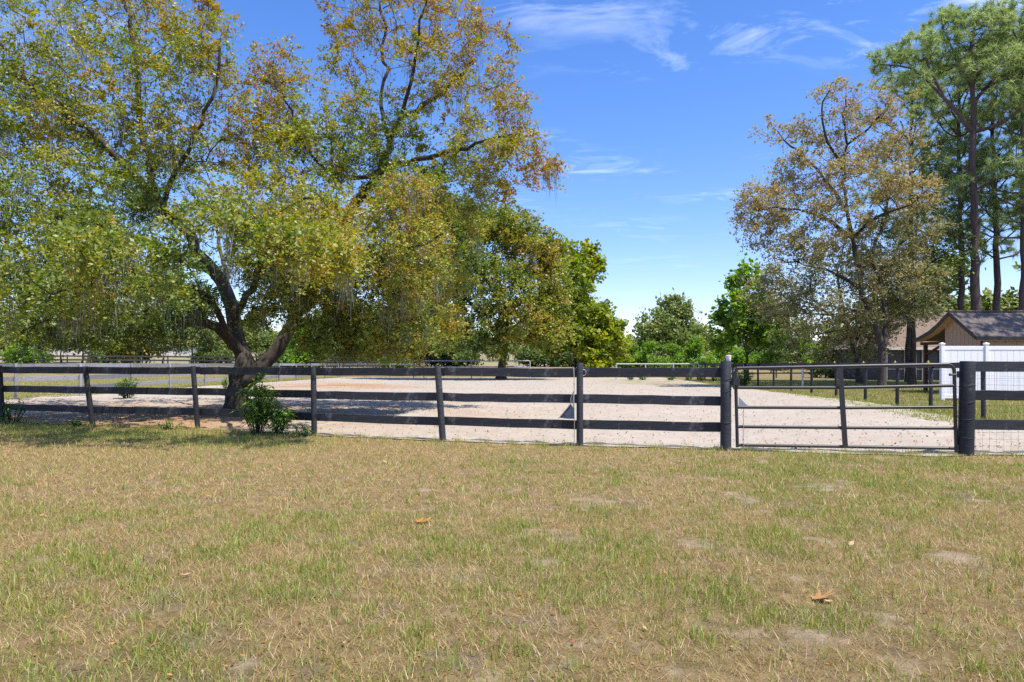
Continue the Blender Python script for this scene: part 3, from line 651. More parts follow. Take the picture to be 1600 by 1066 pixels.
def brown_oak():
    D = 40.0; s = D / F; q = lambda px, py, dd=0.0: P(px, py, D + dd)
    b = np.array((PX(1378, D), D, -.05))
    limbs = [([b, q(1378, 560), q(1374, 525), q(1360, 490), q(1345, 450), q(1338, 400), q(1330, 370), q(1322, 330), q(1318, 270), q(1320, 200), q(1322, 150)], .21, .04),
             ([q(1378, 560), q(1384, 500, .4), q(1372, 430, .8), q(1362, 400, .8), q(1385, 330, 1), q(1400, 260, 1.2), q(1410, 190, 1.2)], .16, .04),
             ([q(1332, 375), q(1300, 350, -.6), q(1270, 335, -1), q(1230, 325, -1.4), q(1180, 330, -1.6)], .12, .03), ([q(1322, 330), q(1280, 270, .5), q(1240, 230, .8), q(1215, 205, 1)], .11, .025),
             ([q(1318, 270), q(1290, 210, -1), q(1285, 160, -1), q(1300, 130, -1)], .08, .025), ([q(1330, 370), q(1370, 340, -1.6), q(1420, 320, -2.4), q(1450, 300, -2.6)], .10, .03),
             ([q(1345, 450), q(1290, 420, -1.2), q(1230, 410, -1.8)], .10, .03), ([q(1362, 495), q(1310, 480, -1), q(1260, 470, -1.6)], .09, .03), ([q(1320, 230), q(1370, 190, -.6), q(1400, 150, -.8)], .07, .025)]
    def bl(px, py, rx, ry, dd, rd, n, t): return (q(px, py, dd), (rx * s, rd, ry * s), n, t)
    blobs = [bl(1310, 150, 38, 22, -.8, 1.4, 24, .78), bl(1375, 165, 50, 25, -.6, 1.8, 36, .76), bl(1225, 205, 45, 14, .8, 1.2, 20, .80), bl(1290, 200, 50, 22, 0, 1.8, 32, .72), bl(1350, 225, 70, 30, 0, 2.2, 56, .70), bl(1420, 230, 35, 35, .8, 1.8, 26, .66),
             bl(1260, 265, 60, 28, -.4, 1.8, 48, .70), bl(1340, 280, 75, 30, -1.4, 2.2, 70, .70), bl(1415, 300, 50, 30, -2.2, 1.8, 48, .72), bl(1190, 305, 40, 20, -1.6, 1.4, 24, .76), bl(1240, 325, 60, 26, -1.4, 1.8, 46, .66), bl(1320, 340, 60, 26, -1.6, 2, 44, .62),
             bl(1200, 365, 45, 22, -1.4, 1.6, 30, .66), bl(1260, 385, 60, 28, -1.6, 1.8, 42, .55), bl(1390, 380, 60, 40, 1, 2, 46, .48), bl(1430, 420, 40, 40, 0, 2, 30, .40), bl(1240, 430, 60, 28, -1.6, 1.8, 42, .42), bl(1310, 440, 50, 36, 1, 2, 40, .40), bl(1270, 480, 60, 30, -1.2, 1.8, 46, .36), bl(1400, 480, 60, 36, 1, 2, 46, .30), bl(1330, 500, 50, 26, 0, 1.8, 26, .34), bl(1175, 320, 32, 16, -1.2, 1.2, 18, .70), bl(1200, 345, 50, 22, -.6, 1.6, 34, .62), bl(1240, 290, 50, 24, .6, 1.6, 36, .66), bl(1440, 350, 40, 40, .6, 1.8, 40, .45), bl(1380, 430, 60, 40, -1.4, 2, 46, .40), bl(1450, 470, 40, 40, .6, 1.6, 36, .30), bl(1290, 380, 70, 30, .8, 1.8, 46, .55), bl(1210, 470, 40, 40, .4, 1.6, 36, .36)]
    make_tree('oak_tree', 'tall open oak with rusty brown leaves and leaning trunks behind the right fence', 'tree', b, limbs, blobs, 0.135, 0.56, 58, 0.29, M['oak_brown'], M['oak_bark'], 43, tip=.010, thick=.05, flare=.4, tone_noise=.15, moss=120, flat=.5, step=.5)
brown_oak()
oak_generic('oak_tree', 'grey green oak with low leaning stem behind the brown oak', (PX(1345, 47), 47, 0), 10.0, 6.4, 1.6, .18, 56, 420, .42, M['oak_brown'], 47, .24, (-1.2, 0), nlimb=10, sp=.6, moss=140)
oak_generic('oak_tree', 'dark slim oak standing in front of the screened porch', (PX(1425, 44), 44, 0), 12.0, 3.6, 5.4, .20, 40, 170, .30, M['olive_leaf'], 53, .20, (.4, 0), nlimb=7, sp=.5)

def pine(name, label, px, D, H, r, limbs, blobs, seed, n_auto=0, group=None, lo=.55, crown_r=3.2):
    rng = np.random.default_rng(seed); q = lambda a, c, dd=0.0: P(a, c, D + dd)
    b = np.array((PX(px, D), D, 0.0)); t = b + np.array((rng.uniform(-.4, .4), 0, H))
    L = [([b, b * .7 + t * .3 + np.array((.12, 0, 0)), b * .35 + t * .65, t], r, .06)] + [([q(*p) for p in pts], ra, rb) for pts, ra, rb in limbs]
    B = [(q(px_, py_, dd), (rx * D / F, rd, ry * D / F), int(n * 1.6), tone + .12) for px_, py_, rx, ry, dd, rd, n, tone in blobs]
    for k in range(n_auto):
        f = lo + (1 - lo) * (k + rng.uniform(0, 1)) / n_auto; a = k * 2.4 + rng.uniform(-.5, .5); rr = crown_r * (1.15 - .55 * (f - lo) / (1 - lo)) * rng.uniform(.55, 1.05)
        st = b + (t - b) * (f - .05); e = b + (t - b) * min(1.0, f + .03) + np.array((math.cos(a) * rr, math.sin(a) * rr, rng.uniform(-.3, .8)))
        L.append(([st, st * .5 + e * .5 + np.array((0, 0, -.25)), e], .07, .02))
        B.append((e, (1.45, 1.45, .5), 22, rng.uniform(.35, .85))); B.append((st * .4 + e * .6, (.8, .8, .4), 5, rng.uniform(.2, .5)))
    make_tree(name, label, 'pine tree', b, L, B, .019, .1, 0, .05, M['pine_needle'], M['pine_bark'], seed, tip=.014, thick=.05, flare=.15, tone_noise=.14, needle=(.40, 34), group=group, step=.8)
G_P = 'tall pines behind the shed'
pine('pine_tree', 'largest pine with thick dark trunk and big left limb rising behind the shed roof', 1522, 42, 22.0, .34,
     [([(1520, 210), (1500, 180), (1475, 150), (1455, 110), (1448, 90)], .15, .04), ([(1470, 145), (1440, 118), (1410, 105), (1375, 100)], .08, .03), ([(1522, 160), (1550, 130, 1), (1590, 125, 1.5), (1640, 130, 2)], .12, .04), ([(1525, 215), (1570, 190, -1), (1610, 160, -1.5), (1650, 150, -2)], .12, .04),
      ([(1521, 150), (1505, 110, 1.5), (1480, 60, 2), (1470, 20, 2)], .10, .03), ([(1523, 300), (1560, 280, -1), (1600, 268, -1.5)], .08, .03), ([(1520, 270), (1490, 250, .5), (1450, 255, 1)], .07, .02)],
     [(1385, 95, 35, 18, 0, 1.2, 34, .5), (1430, 75, 40, 22, 0, 1.4, 52, .55), (1475, 45, 45, 26, 1, 1.6, 62, .55), (1530, 50, 50, 28, 0, 1.8, 75, .6), (1590, 45, 50, 30, 0, 1.8, 75, .62), (1480, 95, 40, 18, 1, 1.4, 42, .5), (1560, 100, 55, 24, -1, 1.8, 70, .65), (1620, 95, 40, 40, -1, 1.6, 50, .6), (1590, 150, 45, 22, -1, 1.6, 42, .5), (1425, 130, 30, 16, 0, 1.2, 20, .45), (1480, 20, 16, 18, 2, .8, 14, .5), (1540, 20, 40, 16, 0, 1.2, 26, .55), (1460, 255, 40, 14, .8, 1.2, 20, .35), (1580, 262, 40, 16, -1.2, 1.2, 20, .35), (1500, 290, 30, 16, 0, 1, 12, .3)], 61, group=G_P)
pine('pine_tree', 'slender dark pine trunk close beside the left of the largest pine', 1500, 46, 21.0, .22, [], [], 67, 26, G_P, .38, 3.0)
pine('pine_tree', 'pine with pale leaning trunk between the two thickest pines', 1556, 48, 22.5, .28, [], [], 71, 26, G_P, .40, 3.2)
pine('pine_tree', 'thick pine at the right edge of the photo behind the shed', 1598, 43, 22.0, .32, [], [], 73, 26, G_P, .42, 3.2)
pine('pine_tree', 'thin pine rising through the brown oak', 1418, 50, 22.5, .20, [], [], 79, 30, G_P, .34, 3.2)
pine('pine_tree', 'pine whose crown leans into the frame from beyond the right edge', 1665, 44, 23.0, .3, [], [], 83, 24, G_P, .45, 3.2)

pine('pine_tree', 'pine standing outside the right edge that shades the shed roof', 1850, 27.5, 17.0, .28, [], [], 89, 11, G_P, .5, 3.4)

# ------------------------------------------------------------------ background trees beyond the fences (shared meshes)
def background():
    rng = random.Random(5)
    var = []
    for k, (H, S, lo, mat, tone) in enumerate([(8.5, 4.2, 1.8, 'olive_leaf', .5), (7.0, 3.4, 1.3, 'oak_leaf', .40), (6.0, 3.4, .5, 'green_leaf', .68), (9.5, 3.6, 2.6, 'olive_leaf', .35), (3.6, 3.6, .15, 'olive_leaf', .25)]):
        o = oak_generic('field_tree', 'x', (0, 0, -.1), H, S, lo, .44, 44, 150, tone, M[mat], 101 + k, .16, (0, 0), nlimb=7, sp=.6, tip=.014)
        var.append(o)
    used = [False] * 5
    def put(v, px, d, sc, label, cat='tree', group='trees scattered beyond the arena', name=None):
        o = copy_tree(var[v]) if used[v] else var[v]; used[v] = True
        o.location = (PX(px, d), d, float(gz(PX(px, d), d)) - .1); o.scale = (sc * rng.uniform(.9, 1.1), sc * rng.uniform(.9, 1.1), sc); o.rotation_euler = (0, 0, rng.uniform(0, 6.28))
        if name: o.name = name
        tag(o, label, cat, group)
    G1 = 'field trees behind the left arena fence'
    L = [(0, 130, 88, .95, 'olive field tree low behind the left fence, second from the photo edge'), (1, 215, 92, 1.05, 'leafy field tree filling the gap left of the small pale house'), (3, 300, 96, 1.0, 'thin trunked field tree in front of the orange roofed house'),
         (0, 520, 90, .92, 'olive field tree just right of the forked oak trunk'), (3, 565, 98, 1.0, 'tall trunked field tree midway between big oak and arena oak'), (1, 610, 86, .8, 'yellow green field tree left of the pipe rail'),
         (0, 680, 95, .85, 'olive field tree with bare trunk behind the pipe rail'), (3, 730, 104, .8, 'field tree directly behind the arena oak, left side'), (3, 835, 100, .85, 'slim field tree between arena oak and yellow green tree'), (0, 400, 100, .9, 'field tree seen through the fork of the big oak'), (1, 20, 100, 1.1, 'field tree at the left photo edge behind the bright bush'), (0, -90, 90, 1.1, 'field tree beyond the left edge of the photo'),
         (1, 470, 118, 1.1, 'far field tree showing above the bright green bush'), (0, 505, 125, 1.1, 'far dark tree in the row between oak trunk and field trees'), (1, 590, 120, 1.0, 'far tree behind the yellow green field tree'), (0, 640, 116, .95, 'far tree above the left end of the pipe rail'), (1, 705, 126, 1.0, 'far tree in the gap left of the arena oak trunk'), (0, 870, 118, .9, 'far tree behind the yellow green tree, left side'), (1, 925, 110, .7, 'far low tree behind the yellow green tree, right side'), (0, 255, 112, 1.0, 'far dark tree left of the orange roofed house'), (1, 350, 116, .9, 'far tree right of the orange roofed house'), (0, 95, 118, 1.0, 'far tree right of the white metal roof'), (1, 170, 108, .9, 'far tree in the left row between nearer field trees'),
         (0, 950, 92, .55, 'dark low tree under the yellow green tree, right side')]
    for v, px, d, sc, lb in L: put(v, px, d, sc, lb, group=G1)
    G2 = 'bright green bushes beyond the arena'
    for px, d, sc, lb in [(468, 80, .86, 'bright green bush right of the big oak trunk'), (618, 78, .55, 'small bright bush at the left end of the pipe rail'), (45, 82, .72, 'bright light green bush by the left photo edge'),
                          (985, 80, .50, 'leftmost of the low lime bushes in the hedge under the olive tree'), (1018, 76, .58, 'second lime bush of the hedge under the olive tree'), (1050, 78, .50, 'third lime bush of the hedge under the olive tree'), (1088, 74, .66, 'rightmost and tallest lime bush of the hedge, near the gate post'), (955, 86, .45, 'small lime bush at the foot of the yellow green tree'),
                          (1205, 80, .62, 'green bush behind the far right fence corner'), (1262, 84, .5, 'green bush beyond the right fence under the brown oak'), (1290, 66, .5, 'light green bush left of the leaning oak stem'), (1140, 84, .75, 'green bush behind the slim bright green tree')]:
        put(2, px, d, sc, lb, 'bush', G2, 'bush')
    for px, d, sc, lb in [(440, 98, .9, 'dark scrub behind the fork of the oak trunk'), (540, 96, 1.0, 'dark scrub behind the left arena fence end'), (590, 100, .9, 'dark scrub left of the pipe rail bush'), (655, 99, .8, 'dark scrub behind the sloping end of the pipe rail'), (715, 97, .8, 'dark scrub behind the pipe rail left of the arena oak trunk'), (850, 94, 1.0, 'dark scrub right of the arena oak trunk'), (910, 88, 1.1, 'dark scrub under the yellow green tree'), (180, 100, .9, 'dark scrub behind the paddock fence on the left'), (330, 104, .9, 'dark scrub below the orange roofed house'), (1180, 92, .9, 'dark scrub behind the slim bright green tree'), (1320, 88, 1.0, 'dark scrub behind the leaning oak stem')]:
        put(4, px, d, sc, lb, 'scrub', 'dark scrub beyond the arena', 'scrub_bush')
    G3 = 'trees beyond the right fence'
    for v, px, d, sc, lb in [(0, 1230, 100, .95, 'far olive tree beyond the right fence, left one'), (1, 1300, 105, .95, 'far leafy tree beyond the right fence under the brown oak'), (3, 1470, 70, 1.3, 'tree behind the brown house roof'), (1, 1560, 66, 1.15, 'green tree behind the shed roof between pine trunks'), (0, 1650, 62, 1.3, 'tree beyond the right edge behind the shed'), (1, 1392, 64, 1.1, 'green tree behind the brown oak trunks')]:
        put(v, px, d, sc, lb, group=G3)
    # far wood along the horizon: one mass
    r = np.random.default_rng(9); n = 20000
    a = r.uniform(-1.2, 1.2, n); d = r.uniform(240, 330, n); x = np.tan(a * .9) * d; h = 6 + 6.5 * vnoise(x, x * 0 + 3, .05, 3, 4); z = 4.1 + h * r.uniform(0, 1, n) ** .7
    me = leaves_mesh('distant_wood', np.stack([x, d, z], 1), 1.9, .8, r.uniform(0, .8, n), r, .4)
    tag(obj('distant_wood', me, M['olive_leaf']), 'dark line of distant woodland along the horizon', 'woodland', None, 'stuff')
background()

# ------------------------------------------------------------------ fences
rnd = random.Random(3)
def post_mesh(r, h, slant=0.0, n=10):
    m = MB(); z = [-.4, .0, h * .5, h - .015, h]; rr = [r * 1.03, r * 1.02, r, r * .985, r * .9]
    m.tube([(0, 0, a) for a in z], rr, n); return m
def board_between(parent, p, q, w, h, mat, name='board', sag=0.0):
    p, q = Vector(p), Vector(q); mid = (p + q) / 2; L = (q - p).length
    ang = math.atan2(q.y - p.y, q.x - p.x); pit = math.atan2(q.z - p.z, math.hypot(q.x - p.x, q.y - p.y))
    m = MB(); k = 6
    for i in range(k):      # slightly warped plank, chamfered
        a = -L / 2 + L * i / k; b = -L / 2 + L * (i + 1) / k
    ring = lambda x: [(x, -w / 2, -h / 2 + .004), (x, -w / 2 + .004, -h / 2), (x, w / 2 - .004, -h / 2), (x, w / 2, -h / 2 + .004), (x, w / 2, h / 2 - .004), (x, w / 2 - .004, h / 2), (x, -w / 2 + .004, h / 2), (x, -w / 2, h / 2 - .004)]
    V = []; Fc = []
    wob = [rnd.uniform(-.006, .006) for _ in range(k + 1)]; wy = [rnd.uniform(-.005, .005) for _ in range(k + 1)]
    for i in range(k + 1):
        s = -sag * math.sin(math.pi * i / k)
        V += [(x, y + wy[i], z + wob[i] + s) for x, y, z in ring(-L / 2 + L * i / k)]
    for i in range(k):
        for j in range(8): Fc.append((i * 8 + j, i * 8 + (j + 1) % 8, (i + 1) * 8 + (j + 1) % 8, (i + 1) * 8 + j))
    Fc += [tuple(range(7, -1, -1)), tuple(range(k * 8, k * 8 + 8))]
    m.add(V, Fc)
    return m.build(name, mat, parent, mid - Vector(parent.location), (0, -pit, ang))
def fence_run(name, label, pts, rails, post_r, post_h, mat, side=1, board=(.028, .15), cat='fence', group=None, skip_posts=(), tilt=None, square=False, jitter=.008, ends=(True, True)):
    """pts: (x, y[, height factor]) posts; rails: heights of board centres; boards sit on `side` of the posts"""
    o = thing(name, label, cat, (pts[0][0], pts[0][1], 0), 0, group)
    base = Vector(o.location)
    for i, p in enumerate(pts):
        if i in skip_posts: continue
        h = (post_h[i] if hasattr(post_h, '__len__') else post_h) + rnd.uniform(-.015, .015)
        if square:
            m = MB().bar((0, 0, -.3), (0, 0, h), post_r * 1.8, post_r * 1.8, up=(0, 1, 0))
        else: m = post_mesh(post_r * rnd.uniform(.95, 1.05), h)
        t = (tilt or {}).get(i, (rnd.uniform(-.012, .012), rnd.uniform(-.012, .012)))
        m.build('post', mat, o, Vector((p[0], p[1], float(gz(p[0], p[1])))) - base, (t[1], t[0], 0))if not square else m.build('post', mat, o, Vector((p[0], p[1], float(gz(p[0], p[1])))) - base, (t[1], t[0], 0))
    for i in range(len(pts) - 1):
        a, b = Vector((pts[i][0], pts[i][1], float(gz(pts[i][0], pts[i][1])))), Vector((pts[i + 1][0], pts[i + 1][1], float(gz(pts[i + 1][0], pts[i + 1][1]))))
        d = (b - a); d.z = 0; d.normalize(); nrm = Vector((-d.y, d.x, 0)) * side
        a2, b2 = a.copy(), b.copy()
        if i > 0 or True: a2 = a + d * .004
        b2 = b - d * .004
        for hz in rails:
            hh = hz[i] if hasattr(hz, '__len__') else hz
            off = nrm * (post_r + board[0] / 2 + .002)
            board_between(o, a2 + off + Vector((0, 0, hh + rnd.uniform(-jitter, jitter))), b2 + off + Vector((0, 0, hh + rnd.uniform(-jitter, jitter))), board[0], board[1] * rnd.uniform(.96, 1.03), mat, sag=rnd.uniform(0, .006))
    return o
front = fence_run('board_fence', 'black three board fence with round posts running from the gate to the left edge', POSTS, [1.205, .765, .345], .055, [1.29] * 7 + [1.30, 1.36, 1.37], M['black_board'], 1,
                  skip_posts=(9,), tilt={3: (-.05, 0), 4: (-.13, 0), 5: (-.075, 0), 6: (-.01, .01), 7: (-.07, 0), 8: (0, 0)})
right_front = fence_run('board_fence', 'short run of black boards with wire mesh at the right edge beside the gate', [GATE_R, (8.9, 10.2), (11.2, 10.1)], [1.315, .885, .45], .055, 1.36, M['black_board'], 1, skip_posts=(0,))
for nm, (x, y), lb, hh in (('gate_post', POSTS[-1], 'thick black round gate post on the left with a white cup on top', 1.385), ('gate_post', GATE_R, 'thick black round post carrying the gate hinges on the right', 1.385)):
    r = .082 if 'cup' in lb else .105
    m = post_mesh(r, hh, n=18)
    o = m.build(nm, M['black_board'], None, (x, y, float(gz(x, y))), (0, .02 if 'hinges' in lb else .0, 0)); tag(o, lb, 'post', 'gate posts')
    for k, z in enumerate((.28, .55, .78, 1.02) if 'hinges' in lb else (.45, .93, 1.1)):     # wire stapled round the post
        mw = MB(); pts = [(math.cos(a) * (r * 1.02 + .003), math.sin(a) * (r * 1.02 + .003), z + .02 * math.sin(a * 1.0 + k)) for a in np.linspace(0, 2 * math.pi, 25)]
        mw.tube(pts, .0025, 4, cap=False).build('wire_loop', M['wire'], o)

# wire mesh on fences (one part, too fine to pick apart)
def wire_mesh(parent, line, z0, z1, off=0.0, dv=.10, dh=.10, r=.0014):
    base = Vector(parent.location); m = MB()
    def strip(a, b):
        d = (b - a).normalized(); u = d.orthogonal().normalized(); w = d.cross(u)
        v = [a + u * r, a - u * .5 * r + w * .87 * r, a - u * .5 * r - w * .87 * r, b + u * r, b - u * .5 * r + w * .87 * r, b - u * .5 * r - w * .87 * r]
        m.add(v, [(0, 1, 4, 3), (1, 2, 5, 4), (2, 0, 3, 5)])
    for (x0, y0), (x1, y1) in zip(line[:-1], line[1:]):
        a = Vector((x0, y0, float(gz(x0, y0)))) - base; b = Vector((x1, y1, float(gz(x1, y1)))) - base; n = max(1, int((b - a).length / dv))
        for k in range(n): 
            p = a.lerp(b, k / n); strip(p + Vector((0, 0, z0)), p + Vector((0, 0, z1)))
        for k in range(int((z1 - z0) / dh) + 1):
            z = Vector((0, 0, z0 + k * dh)); strip(a + z, b + z)
    w = m.build('wire_mesh', M['wire'], parent); w['kind'] = 'stuff'
wire_mesh(right_front, [(GATE_R[0] + .1, GATE_R[1] + .1), (8.9, 10.31), (11.2, 10.21)], .03, 1.24)
right_fence = fence_run('board_fence', 'dark arena side fence with round posts, one top board and yellow insulators on the right', RIGHT[1:], [1.30], .055, 1.36, M['black_board'], -1, board=(.03, .15))
wire_mesh(right_fence, [(x - .06, y) for x, y in RIGHT[1:9]], .05, 1.22)
for x, y in RIGHT[3:9]:
    m = MB(); m.tube([(0, 0, 0), (0, 0, .025)], [.022, .018], 8); m.tube([(0, 0, .025), (0, 0, .045), (0, 0, .06)], [.012, .024, .012], 8); m.box(-.045, .045, -.012, .012, .012, .024)
    m.build('insulator', M['yellow_plastic'], right_fence, Vector((x - .07, y, 1.372 + float(gz(x, y)))) - Vector(right_fence.location))
left_fence = fence_run('board_fence', 'weathered silver grey three rail fence along the left side of the arena', LEFT, [1.26, .77, .37], .055, 1.35, M['grey_board'], 1, board=(.034, .18))
far_fence = fence_run('board_fence', 'grey board fence closing the far left corner of the arena', [(-16.3, 67.0), (-14.0, 67.0), (-11.6, 67.0), (-9.2, 67.0)], [1.28, .8, .4], .055, 1.36, M['grey_board'], 1, board=(.03, .15))
back_fence = fence_run('board_fence', 'dark brown paddock fence on the rise far behind the left arena fence', [(-66 + 3.0 * i, 82 - .25 * i) for i in range(19)], [1.42, 1.0, .55], .07, 1.55, M['brown_board'], -1, board=(.03, .17))
far_right = fence_run('board_fence', 'dark board fence across the back right corner of the arena', [(15.75, 62.2), (18.6, 63.0), (21.5, 64.0), (24.4, 65.0), (27.3, 66.0), (30.2, 67.0), (33.1, 68.0)], [1.25, .85, .45], .06, 1.36, M['brown_board'], -1, board=(.03, .14))

# pale pipe rails at the far end
def pipe_fence(label, x0, x1, d, h, posts, slope_left):
    o = thing('pipe_fence', label, 'fence', (x0, d, float(gz(x0, d))), 0, 'pale pipe rails at the far end of the arena'); W = x1 - x0
    for z in (h, h * .66, h * .33):
        MB().tube([(0 if not slope_left else .9 * (1 if z == h else 0), 0, z), (W, 0, z)], .05, 6).build('rail', M['pipe_white'], o)
    if slope_left: MB().tube([(0, 0, h * .6), (.9, 0, h)], .05, 6).build('rail', M['pipe_white'], o)
    for x in posts: MB().tube([(x, 0, -.2), (x, 0, h)], .055, 6).build('post', M['pipe_white'], o)
pipe_fence('long pale pipe rail with sloping left end behind the arena oak', PX(645, 63.5), PX(828, 63.5), 63.5, 1.58, [.05, 1.0, 5.3, PX(828, 63.5) - PX(645, 63.5)], True)
pipe_fence('short pale pipe rail in weeds in front of the lime hedge', PX(963, 58), PX(1092, 58), 58, 1.30, [0, 2.4, 4.7, 6.8], False)
mp = MB().tube([(0, 0, -.2), (0, 0, 1.3)], .05, 8); mp.tube([(0, 0, 1.3), (0, 0, 1.34)], [.06, .03], 8)
tag(mp.build('marker_post', M['white_plastic'], None, (PX(1254, 41), 41, 0)), 'thin white marker post in the grass behind the gate', 'post')

# ------------------------------------------------------------------ pipe gate
def gate():
    a = Vector((PX(1149, 10.9), 10.9, 0)); b = Vector((PX(1491, 10.38), 10.38, 0)); L = (b - a).length; ang = math.atan2(b.y - a.y, b.x - a.x)
    o = thing('pipe_gate', 'black metal pipe gate with five rails between the two thick posts', 'gate', a, ang)
    G = M['gate_metal']; zt, zb = 1.275, .085
    zs = [zt, zt - .30, zt - .605, zt - .905, zb]
    rr = .024
    m = MB(); m.tube([(0.03, 0, zb - .03), (.015, 0, .7), (0, 0, zt - .06), (.03, 0, zt - .005)] , .026, 10); m.build('stile', G, o)
    # top rail turns down in a rounded corner into the right stile
    pts = [(.02, 0, zt)] + [(L - .10, 0, zt + .06)] + [(L - .10 + .10 * math.sin(t), 0, zt + .06 - .10 * (1 - math.cos(t))) for t in np.linspace(.2, math.pi / 2, 6)] + [(L + .012, 0, .6), (L + .03, 0, zb - .05)]
    MB().tube(pts, .026, 10).build('frame_rail', G, o)
    for k, z in enumerate(zs[1:]):
        MB().tube([(.02, 0, z), (L / 2, 0, z + .008), (L, 0, z + .012 * (4 - k))], rr, 10).build('rail', G, o)
    xm = PX(1316, 10.62) - a.x; xm = xm / math.cos(ang)
    MB().bar((xm - .03, -.028, zt + .02), (xm + .045, -.028, zb), .075, .022, up=(0, 1, 0)).build('centre_brace', G, o)
    # gusset, latch and chain on the left stile
    g = MB(); g.add([(.05, -.012, zs[2] + .02), (.19, -.012, zs[2] + .02), (.05, -.012, zs[2] + .16), (.05, .012, zs[2] + .02), (.19, .012, zs[2] + .02), (.05, .012, zs[2] + .16)], [(0, 1, 2), (5, 4, 3), (0, 3, 4, 1), (1, 4, 5, 2), (2, 5, 3, 0)])
    g.build('gusset', M['steel'], o)
    l = MB().box(-.055, .05, -.05, .04, zt - .26, zt - .14); l.tube([(-.10, -.02, zt - .19), (.06, -.02, zt - .19)], .013, 8); l.tube([(-.03, -.055, zt - .32), (-.03, -.055, zt - .10)], .012, 8); l.build('latch', G, o)
    ch = MB(); z = zs[2] - .03; k = 0
    while z > zb + .02:
        u = Vector((1, 0, 0)) if k % 2 else Vector((0, 1, 0)); c = Vector((.115, -.03, z - .018))
        ch.tube([c + u * .009 * math.cos(t) + Vector((0, 0, .02 * math.sin(t))) for t in np.linspace(0, 2 * math.pi, 9)], .0032, 4, cap=False); z -= .031; k += 1
    ch.build('chain', M['steel'], o)
    for z in (zt - .09, zb + .02):
        h = MB(); h.tube([(L - .05, -.02, z), (L + .10, -.02, z)], .013, 8); h.tube([(L + .045, -.02, z - .045), (L + .045, -.02, z + .05)], .02, 8); h.tube([(L - .075, -.02, z), (L - .05, -.02, z)], .022, 6); h.build('hinge', G, o)
gate()
# cup on the left gate post
px_, py_ = POSTS[-1]; cz = 1.388 + float(gz(px_, py_))
o = thing('cup', 'small white plastic cup with pink lid standing on the left gate post', 'cup', (px_ + .045, py_ + .01, cz))
MB().tube([(0, 0, 0), (0, 0, .006), (0, 0, .055), (0, 0, .07)], [.034, .036, .042, .042], 14).build('body', M['white_plastic'], o)
MB().tube([(0, 0, .07), (0, 0, .084), (0, 0, .092)], [.045, .044, .030], 14).build('lid', M['pink_plastic'], o)

# rope and canvas bag at the fence post, ring on the post
fx, fy_ = POSTS[8]
o = thing('rope', 'thin pale rope hanging straight down from the top board beside the post', 'rope', (PX(897, 11.4), 11.43, 0))
MB().tube([(0, .16, 1.22), (0, .04, 1.285), (-.004, -.02, 1.26), (.003, -.02, 1.0), (.0, -.02, .75), (.006, -.02, .4), (.004, -.02, .02)], .006, 6).build('cord', M['rope'], o)
for z in (1.02, .84): MB().tube([(.0, -.02, z - .012), (.0, -.02, z), (.0, -.02, z + .012)], [.006, .014, .006], 8).build('knot', M['rope'], o)
o = thing('bag', 'faded blue canvas flap hanging from the rope between middle and bottom board', 'bag', (PX(897, 11.38), 11.38, 0))
bag = MB()
V = []
for yy in (-.03, .03): V += [(-.245, yy * .7, .475), (-.005, yy, .455), (.0, yy, .62), (-.06, yy * .8, .70), (-.16, yy, .565), (-.12, yy * 1.5, .46)]
bag.add(V, [(0, 5, 1, 2, 3, 4), (10, 9, 8, 7, 11, 6) if False else (6, 10, 9, 8, 7, 11), (0, 4, 10, 6), (4, 3, 9, 10), (3, 2, 8, 9), (2, 1, 7, 8), (1, 5, 11, 7), (5, 0, 6, 11)])
bag.build('canvas', M['bag_blue'], o)
MB().bar((-.26, -.035, .455), (-.045, -.032, .715), .012, .03, up=(0, -1, 0.01)).build('trim', M['bag_trim'], o)
MB().tube([(-.05, -.01, .69), (-.055, -.012, .78), (-.03, -.015, .86), (-.004, -.02, .90)], .008, 6).build('strap', M['rope'], o)
MB().tube([(-.01, -.01, .62), (-.02, -.012, .74), (-.008, -.015, .86)], .007, 6).build('strap', M['rope'], o)
o = MB(); o.tube([(.045 * math.cos(t), 0, .05 * math.sin(t)) for t in np.linspace(-1.9, 1.9, 13)], .006, 6)
tag(o.build('tie_ring', M['steel'], None, (fx + .055, fy_ - .015, 1.20)), 'small metal tie ring on the right side of the round fence post', 'ring')

# ------------------------------------------------------------------ white vinyl fence
def vinyl():
    D = 25.6; H = 1.98
    xs = [PX(1472, D), PX(1541, D), PX(1606, D), PX(1675, D), PX(1745, D), PX(1815, D)]
    o = thing('privacy_fence', 'white vinyl privacy fence with flat capped posts in front of the shed', 'fence', (xs[0], D, 0)); V_ = M['vinyl']; bx = xs[0]
    for x in xs:
        p = MB().bar((0, 0, -.3), (0, 0, H + .06), .13, .13, up=(0, 1, 0), ch=.008).build('post', V_, o, (x - bx, 0, 0))
        c = MB(); c.box(-.078, .078, -.078, .078, H + .06, H + .10); c.add([(-.078, -.078, H + .1), (.078, -.078, H + .1), (.078, .078, H + .1), (-.078, .078, H + .1), (0, 0, H + .135)], [(0, 1, 4), (1, 2, 4), (2, 3, 4), (3, 0, 4)]); c.build('cap', V_, p)
    for a, b in zip(xs[:-1], xs[1:]):
        a2, b2 = a + .067 - bx, b - .067 - bx
        for z0, z1 in ((H - .14, H), (.08, .22)): MB().bar((a2, 0, (z0 + z1) / 2), (b2, 0, (z0 + z1) / 2), .05, z1 - z0, ch=.006).build('rail', V_, o)
        n = 6; w = (b2 - a2) / n
        for k in range(n): MB().bar((a2 + w * (k + .5), 0, .222), (a2 + w * (k + .5), 0, H - .142), w - .006, .024, up=(0, 1, 0), ch=.005).build('plank', V_, o)
vinyl()

